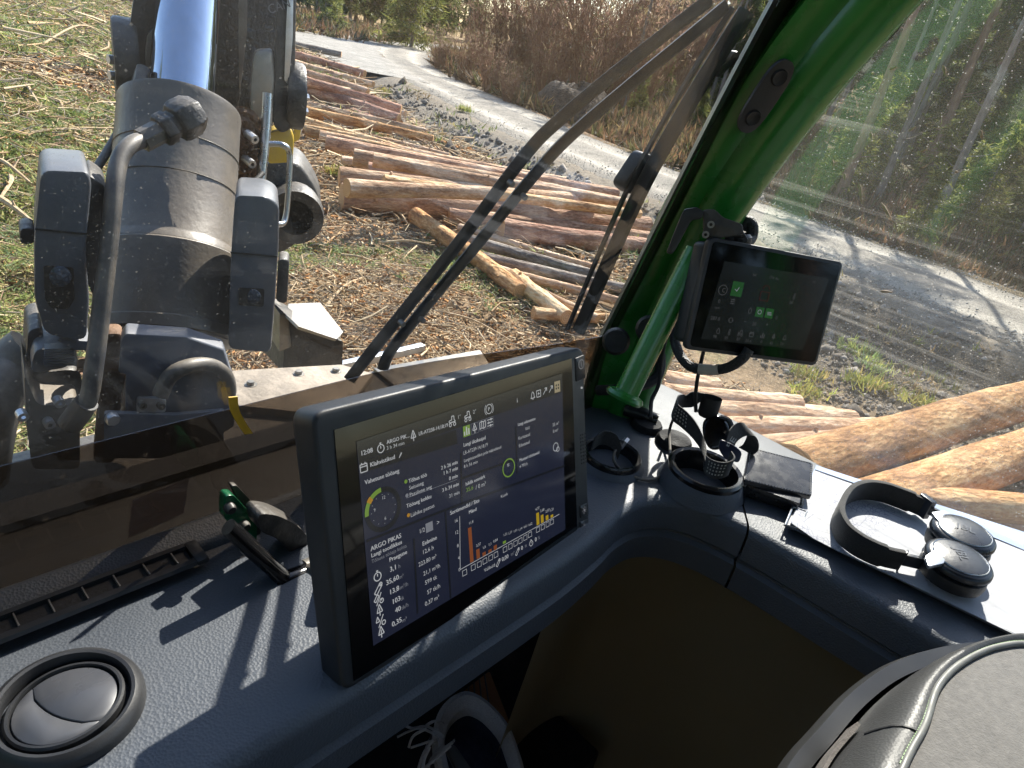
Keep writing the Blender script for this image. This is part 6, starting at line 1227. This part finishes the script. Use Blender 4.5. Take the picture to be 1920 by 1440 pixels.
for i in range(9):
    zt = ZD + .0025 + .0011 * i; an = R_(-3 + random.uniform(-2.2, 2.2)) if i < 8 else 0; base = [PZ(1478, 988, zt), PZ(1530, 878, zt), PZ(1960, 1026, zt), PZ(2020, 1245, zt)]
    if i < 8: cc_ = sum(base, Vector()) / 4; Mr = Matrix.Rotation(an * .35, 3, 'Z'); base = [cc_ + Mr @ (p - cc_) + Vector((random.uniform(-.004, .003), random.uniform(-.003, .003), 0)) for p in base]
    mb = MB(); nu, nv = 10, 10
    mb.grid(lambda u, v: base[0].lerp(base[3], u).lerp(base[1].lerp(base[2], u), v) + Vector((0, 0, (.0022 if i > 5 else .0008) * mnoise.noise(Vector((u * 3 + i, v * 3, i))) + (.010 * max(0, .12 - u) * max(0, .35 - v) * 18 if i > 6 else 0))), nu, nv)
    mb.build('sheet', 'map_print' if i == 8 else ('paper_blue' if i == 3 else 'paper'), ps)
o = MB(); base = [PZ(1528, 880, ZD + .0125), PZ(1530, 872, ZD + .0125), PZ(1640, 908, ZD + .0125), PZ(1960, 1010, ZD + .0125), PZ(1990, 1060, ZD + .0125), PZ(1870, 1010, ZD + .0125), PZ(1700, 945, ZD + .0125), PZ(1600, 905, ZD + .0125)]
o.prism(base, (0, 0, -.0006)); o.build('blue_edge_sheet', 'paper_blue', ps)
# headphones
pm('band_fabric', (.022, .021, .020), (.014, .013, .012), 300, .85, .05, bump=.8, bscale=900, sheen=.2); pm('phone_plastic', (.022, .026, .034), (.016, .019, .026), 12, .30, .1, bump=.05, bscale=200)
pm('emboss', (.075, .085, .10), None, 12, .3, .1); pm('ear_pad', (.015, .016, .018), None, 12, .5, .1, bump=.3, bscale=200); pm('hinge_silver', (.50, .52, .55), (.4, .42, .45), 30, .35, .08, metal=.8)
hd = thing('headphones', PZ(1700, 1000, ZD + .013), 'black folded headphones lying on the paper stack', 'headphones')
zb = ZD + .013 + .016; bp_ = [(1740, 955), (1715, 944), (1690, 934), (1655, 922), (1622, 918), (1594, 926), (1576, 948), (1571, 972), (1582, 998), (1605, 1018), (1635, 1034), (1662, 1044), (1690, 1050)]
C_ = smooth_path([PZ(x, y, zb) for x, y in bp_], 7); W_ = []
for i, p in enumerate(C_): W_.append(Vector((0, 0, .031 if 8 < i < len(C_) - 9 else .027)))
mb = MB(); mb.ribbon(C_, W_, .0075); mb.build('headband', 'band_fabric', hd, bev=.0022, ang=60)
def arm_(pts, z_, nm):
    for i, (a, b_, w, th, m_) in enumerate(pts):
        A, B = PZ(*a, z_), PZ(*b_, z_); mb = MB(); mb.ribbon([A, A.lerp(B, .5), B], [Vector((0, 0, w))] * 3, th); mb.build(nm[i], m_, hd, bev=.001)
arm_([((1690, 1050), (1694, 1052), .029, .009, 'phone_plastic'), ((1692, 1048), (1728, 1056), .016, .006, 'phone_plastic'), ((1726, 1056), (1745, 1060), .018, .008, 'phone_plastic')], zb - .001, ['end_cap', 'slider', 'hinge'])
arm_([((1722, 940), (1744, 958), .029, .0095, 'phone_plastic'), ((1742, 956), (1762, 966), .012, .006, 'phone_plastic')], zb + .002, ['end_cap', 'slider'])
def cup(px_, py_, zt, tilt, txt, yoke):
    c = PZ(px_, py_, zt); ax_ = Vector(tilt).normalized()
    mb = MB(); mb.lathe([(0, 0), (.020, -.0006), (.0295, -.0030), (.0305, -.0045), (.0345, -.0052), (.0372, -.0085), (.0375, -.013), (.034, -.017), (.031, -.018)], c, ax_, 56); sh_ = mb.build('ear_cup', 'phone_plastic', hd)
    mb = MB(); mb.lathe([(.0300, -.0030), (.0306, -.0026), (.0312, -.0036), (.0309, -.0050)], c, ax_, 56); mb.build('rim_line', 'hinge_silver', sh_)
    mb = MB(); mb.lathe([(.030, -.017), (.036, -.019), (.0372, -.026), (.036, -.034), (.028, -.036), (0, -.036)], c, ax_, 48); mb.build('ear_pad', 'ear_pad', hd)
    u_ = (PZ(*txt[1], zt) - PZ(*txt[0], zt)); u_ = (u_ - u_.dot(ax_) * ax_).normalized(); v_ = ax_.cross(u_); vs, fs = text_geo('JBL'); k = .0118; wd = max(q.x for q in vs)
    tm = MB(); tm.add([c + ax_ * .0006 + u_ * ((q.x - wd / 2) * k) + v_ * ((q.y - .5) * k) for q in vs], fs); tm.build('lettering', 'emboss', sh_, fix=False)
    mb = MB(); mb.prism(rounded([PZ(*p, zt - .004) for p in yoke], .003), (0, 0, -.005)); mb.build('yoke', 'hinge_silver', hd, bev=.0012)
cup(1811, 990, ZD + .060, (-.06, .06, 1), ((1795, 985), (1830, 1000)), [(1747, 960), (1772, 956), (1790, 966), (1764, 980)])
cup(1804, 1040, ZD + .056, (-.05, .02, 1), ((1795, 1020), (1818, 1055)), [(1735, 1042), (1756, 1028), (1775, 1040), (1770, 1056), (1742, 1062)])
# ================================================================ SEAT, SHOE, FLOOR
pm('seat_fabric', (.125, .116, .105), (.088, .082, .075), 140, .8, .06, bump=.6, bscale=520, sheen=.25); pm('seat_leather', (.060, .060, .058), (.045, .045, .045), 10, .45, .08, bump=.14, bscale=420, typ='VOR', spec=.3); pm('seat_shell', (.05, .05, .05), None, 10, .35, .08)
pm('piping_grey', (.17, .17, .155), None, 40, .5); pm('stitch_green', (.22, .36, .14), None, 30, .6); pm('zip_tape', (.16, .14, .125), (.10, .09, .08), 300, .8, bump=.6, bscale=500)
st_ = thing('operator_seat', (.50, -.26, -1.258), 'seat cushion with grey fabric centre, black leather border and green stitching', 'seat')
zs = -.42
vis_i = [PZ(x, y, zs) for x, y in ((1692, 1440), (1732, 1362), (1757, 1290), (1802, 1245), (1866, 1216), (1940, 1212), (2060, 1250))]
vis_o = [PZ(x, y, z) for x, y, z in ((1575, 1440, zs - .03), (1630, 1365, zs - .026), (1690, 1290, zs - .022), (1758, 1238, zs - .016), (1850, 1206, zs - .012), (1940, 1200, zs - .012), (2075, 1235, zs - .014))]
rest = [(.785, -.27), (.765, -.41), (.69, -.475), (.48, -.485), (.30, -.46), (.225, -.38), (.215, -.22), (.265, -.10), (.37, -.054)]
cs = Vector((.50, -.26, zs)); rad = lambda p: Vector((p.x - cs.x, p.y - cs.y, 0)).normalized()
inner = smooth_path(vis_i + [Vector((x, y, zs)) for x, y in rest], 8, True)
outer = smooth_path(vis_o + [Vector((x, y, zs)) + rad(Vector((x, y, 0))) * .036 + Vector((0, 0, -.026)) for x, y in rest], 8, True)
n_ = len(inner); W0 = n_
def seat_loft(rings, name, m_):
    V = [p for r_ in rings for p in r_]; mb = MB(); mb.add(V, [(k * n_ + i, k * n_ + (i + 1) % n_, (k + 1) * n_ + (i + 1) % n_, (k + 1) * n_ + i) for k in range(len(rings) - 1) for i in range(n_)], True); return mb.build(name, m_, st_)
crown = cs + Vector((0, 0, .020))
seat_loft([[p.lerp(crown, v) + Vector((0, 0, .012 * math.sin(math.pi * min(1, v * 1.3) / 2))) for p in inner] for v in (0, .03, .08, .16, .3, .5, .75, 1.0)], 'centre_panel', 'seat_fabric')
seat_loft([[a.lerp(b_, v) + Vector((0, 0, .010 * math.sin(math.pi * v) + .002)) for a, b_ in zip(inner, outer)] for v in (0, .1, .25, .4, .55, .7, .85, 1.0)], 'leather_border', 'seat_leather')
mb = MB(); mb.tube([p + Vector((0, 0, .002)) for p in inner], .0030, 10, close=True); mb.build('piping', 'piping_grey', st_)
off = [a.lerp(b_, .085) + Vector((0, 0, .0052)) for a, b_ in zip(inner, outer)]
for i in range(0, 56):
    for k in (0, .5):
        a, b_ = off[i].lerp(off[i + 1], k), off[i].lerp(off[i + 1], k + .36); mb = MB(); mb.tube([a, b_], .0006, 5); mb.build('green_stitch', 'stitch_green', st_, fix=False)
j_ = 6; A = [inner[j_].lerp(outer[j_], t) + Vector((0, 0, .010 * math.sin(math.pi * t) + .0022)) for t in (0.02, .2, .4, .6, .8, .98)]; mb = MB(); mb.tube(A, .0013, 6); mb.build('cross_seam', 'black_rubber', st_)
seat_loft([[p + rad(p) * .012 * math.sin(math.pi * v) + Vector((0, 0, -.10 * v)) for p in outer] for v in (0, .15, .35, .6, .8, 1.0)] + [[p - rad(p) * .12 + Vector((0, 0, -.11)) for p in outer]], 'side_cover', 'seat_leather')
zp = [outer[i % n_] + rad(outer[i % n_]) * .010 + Vector((0, 0, -.018)) for i in range(-12, 10)]; mb = MB(); mb.ribbon(zp, [Vector((0, 0, .016)) + rad(p) * -.004 for p in zp], .003); mb.build('zip_tape', 'zip_tape', st_)
seat_loft([[p + rad(p) * k + Vector((0, 0, z)) for p in outer] for k, z in ((.016, -.040), (.030, -.036), (.036, -.046), (.034, -.10), (.01, -.15), (-.10, -.16))], 'seat_shell', 'seat_shell')
mb = MB(); mb.lathe([(.16, zs - .16), (.13, zs - .22), (.09, zs - .30), (.09, -1.10), (.16, -1.20), (.20, -1.258), (0, -1.258)], (cs.x, cs.y, 0), (0, 0, 1), 32); mb.build('pedestal', 'dark_plastic', st_)
# wooden board and shoe in the foot well
pm('orange_wood', (.42, .15, .03), (.30, .10, .02), 6, .55, .1, stretch=(1, .12, 1), bump=.2, bscale=60)
zf = -.98; bw = [PZ(868, 1296, zf), PZ(918, 1257, zf), PZ(963, 1372, zf), PZ(960, 1480, zf), PZ(860, 1480, zf)]
wb = thing('wooden_board', PZ(920, 1340, zf), 'orange brown grooved wooden board in the foot well under the shoe', 'board')
mb = MB(); mb.prism(rounded(bw, .006), (0, 0, -.015)); mb.build('board', 'orange_wood', wb, bev=.002)
for i in range(4):
    a = bw[0].lerp(bw[1], .2 + .2 * i) + Vector((0, 0, .0006)); b_ = bw[4].lerp(bw[3], .2 + .2 * i) + Vector((0, 0, .0006)); mb = MB(); mb.tube([a, b_], .0012, 6); mb.build('groove', 'black_iron', wb)
mb = MB(); mb.box(*lohi(.2, .75, .25, .66, -1.25, zf - .017)); tag(mb.build('foot_rest', 'floor_mat', bev=.01), 'black foot rest block carrying the wooden board and the shoe', 'foot rest')
pm('mesh_fabric', (.50, .49, .49), (.42, .41, .42), 300, .85, .05, bump=.9, bscale=420, typ='VOR'); pm('insole_navy', (.02, .024, .05), (.014, .016, .034), 90, .9, bump=.4, bscale=300); pm('lace', (.42, .41, .40), (.3, .3, .3), 200, .85, bump=.5, bscale=500); pm('shoe_dark', (.06, .06, .07), None, 30, .7, bump=.3, bscale=200)
shoe = thing('shoe', PZ(900, 1400, zf), 'grey mesh running shoe with navy insole and loose laces in the foot well', 'shoe')
zt = zf + .075
ring_o = smooth_path([PZ(812, 1395, zt), PZ(818, 1345, zt), PZ(840, 1312, zt + .004), PZ(872, 1296, zt + .006), PZ(902, 1306, zt + .004), PZ(930, 1330, zt), PZ(955, 1362, zt - .004), PZ(972, 1405, zt - .01), PZ(984, 1450, zt - .014), PZ(985, 1520, zt - .02), PZ(930, 1560, zt - .02), PZ(870, 1540, zt - .015), PZ(830, 1470, zt - .01)], 6, True)
cen = sum(ring_o, Vector()) / len(ring_o); inn_ = [p.lerp(cen, .26) + Vector((0, 0, -.006)) for p in ring_o]; deep = [p.lerp(cen, .30) + Vector((0, 0, -.048)) for p in ring_o]; base = [p.lerp(cen, -.06) + Vector((0, 0, zf + .02 - p.z)) for p in ring_o]; sole = [p.lerp(cen, -.10) + Vector((0, 0, zf + .001 - p.z)) for p in ring_o]
n_ = len(ring_o)
def loft(rings, name, m_):
    V = [p for r_ in rings for p in r_]; mb = MB(); mb.add(V, [(k * n_ + i, k * n_ + (i + 1) % n_, (k + 1) * n_ + (i + 1) % n_, (k + 1) * n_ + i) for k in range(len(rings) - 1) for i in range(n_)], True); return mb.build(name, m_, shoe)
loft([[p.lerp(q, .0) + Vector((0, 0, -.012)) for p, q in zip(ring_o, inn_)], [p + Vector((0, 0, .0)) for p in ring_o], [p.lerp(q, .4) + Vector((0, 0, .006)) for p, q in zip(ring_o, inn_)], inn_, [p.lerp(q, .4) for p, q in zip(inn_, deep)]], 'collar', 'mesh_fabric')
loft([[p.lerp(q, .4) for p, q in zip(inn_, deep)], deep, [p.lerp(cen + Vector((0, 0, -.052)), .6) for p in deep], [cen + Vector((0, 0, -.052 - .0))] * n_], 'insole', 'insole_navy')
loft([[p + Vector((0, 0, -.012)) for p in ring_o], base], 'upper', 'shoe_dark'); loft([base, sole], 'sole', 'mesh_fabric')
tg = [PZ(835, 1400, zt + .03), PZ(852, 1392, zt + .032), PZ(905, 1470, zt + .02), PZ(880, 1490, zt + .02)]; mb = MB(); mb.prism(rounded(tg, .006), (0, 0, -.012)); mb.build('tongue', 'seat_shell', shoe, bev=.004)
for pts in ([(832, 1380), (800, 1362), (770, 1365), (745, 1352), (740, 1372)], [(830, 1384), (790, 1366), (765, 1372), (745, 1382)], [(800, 1366), (775, 1380), (766, 1402)], [(822, 1386), (800, 1392), (770, 1402)], [(812, 1388), (796, 1410), (785, 1440), (783, 1470)], [(806, 1400), (795, 1425), (790, 1460)], [(848, 1392), (830, 1406), (808, 1424), (804, 1440)], [(852, 1388), (842, 1398), (815, 1410), (812, 1432)], [(845, 1398), (820, 1420), (790, 1445)], [(800, 1360), (815, 1352), (832, 1356)]):
    P = smooth_path([PZ(x, y, zt + .034 - .012 * i + random.uniform(-.003, .003)) for i, (x, y) in enumerate(pts)], 6); mb = MB(); mb.tube(P, .0024, 6, flat=(.55, (0, 0, 1))); mb.build('lace', 'lace', shoe)
# pedal edge and floor tunnel, crumbs on the floor mat
mb = MB(); P = smooth_path([PZ(1010, 1160, -1.2), PZ(1040, 1240, -1.2), PZ(1095, 1320, -1.2), PZ(1190, 1400, -1.2), PZ(1330, 1500, -1.2)], 8); mb.ribbon(P, [Vector((.05, .03, .01))] * len(P), .012); tag(mb.build('mat_edge', 'floor_mat', bev=.003), 'raised black edge of the rubber floor mat in the dark foot well', 'floor mat')
V = []; F = []
for i in range(70):
    q = PZ(random.gauss(1065, 40), random.gauss(1425, 22), -1.258); r_ = random.uniform(.0008, .003); k = len(V); V += [q + Vector((math.cos(a) * r_, math.sin(a) * r_ * random.uniform(.5, 1), .0005)) for a in (0, 1.3, 2.5, 3.9, 5.1)] + [q + Vector((0, 0, r_))]; F += [(k + j, k + (j + 1) % 5, k + 5) for j in range(5)]
pm('crumb', (.5, .46, .4), None, 30, .8); mb = MB(); mb.add(V, F); o = mb.build('floor_crumbs', 'crumb'); tag(o, 'pale crumbs scattered on the dark floor mat', 'crumbs', kind='stuff')
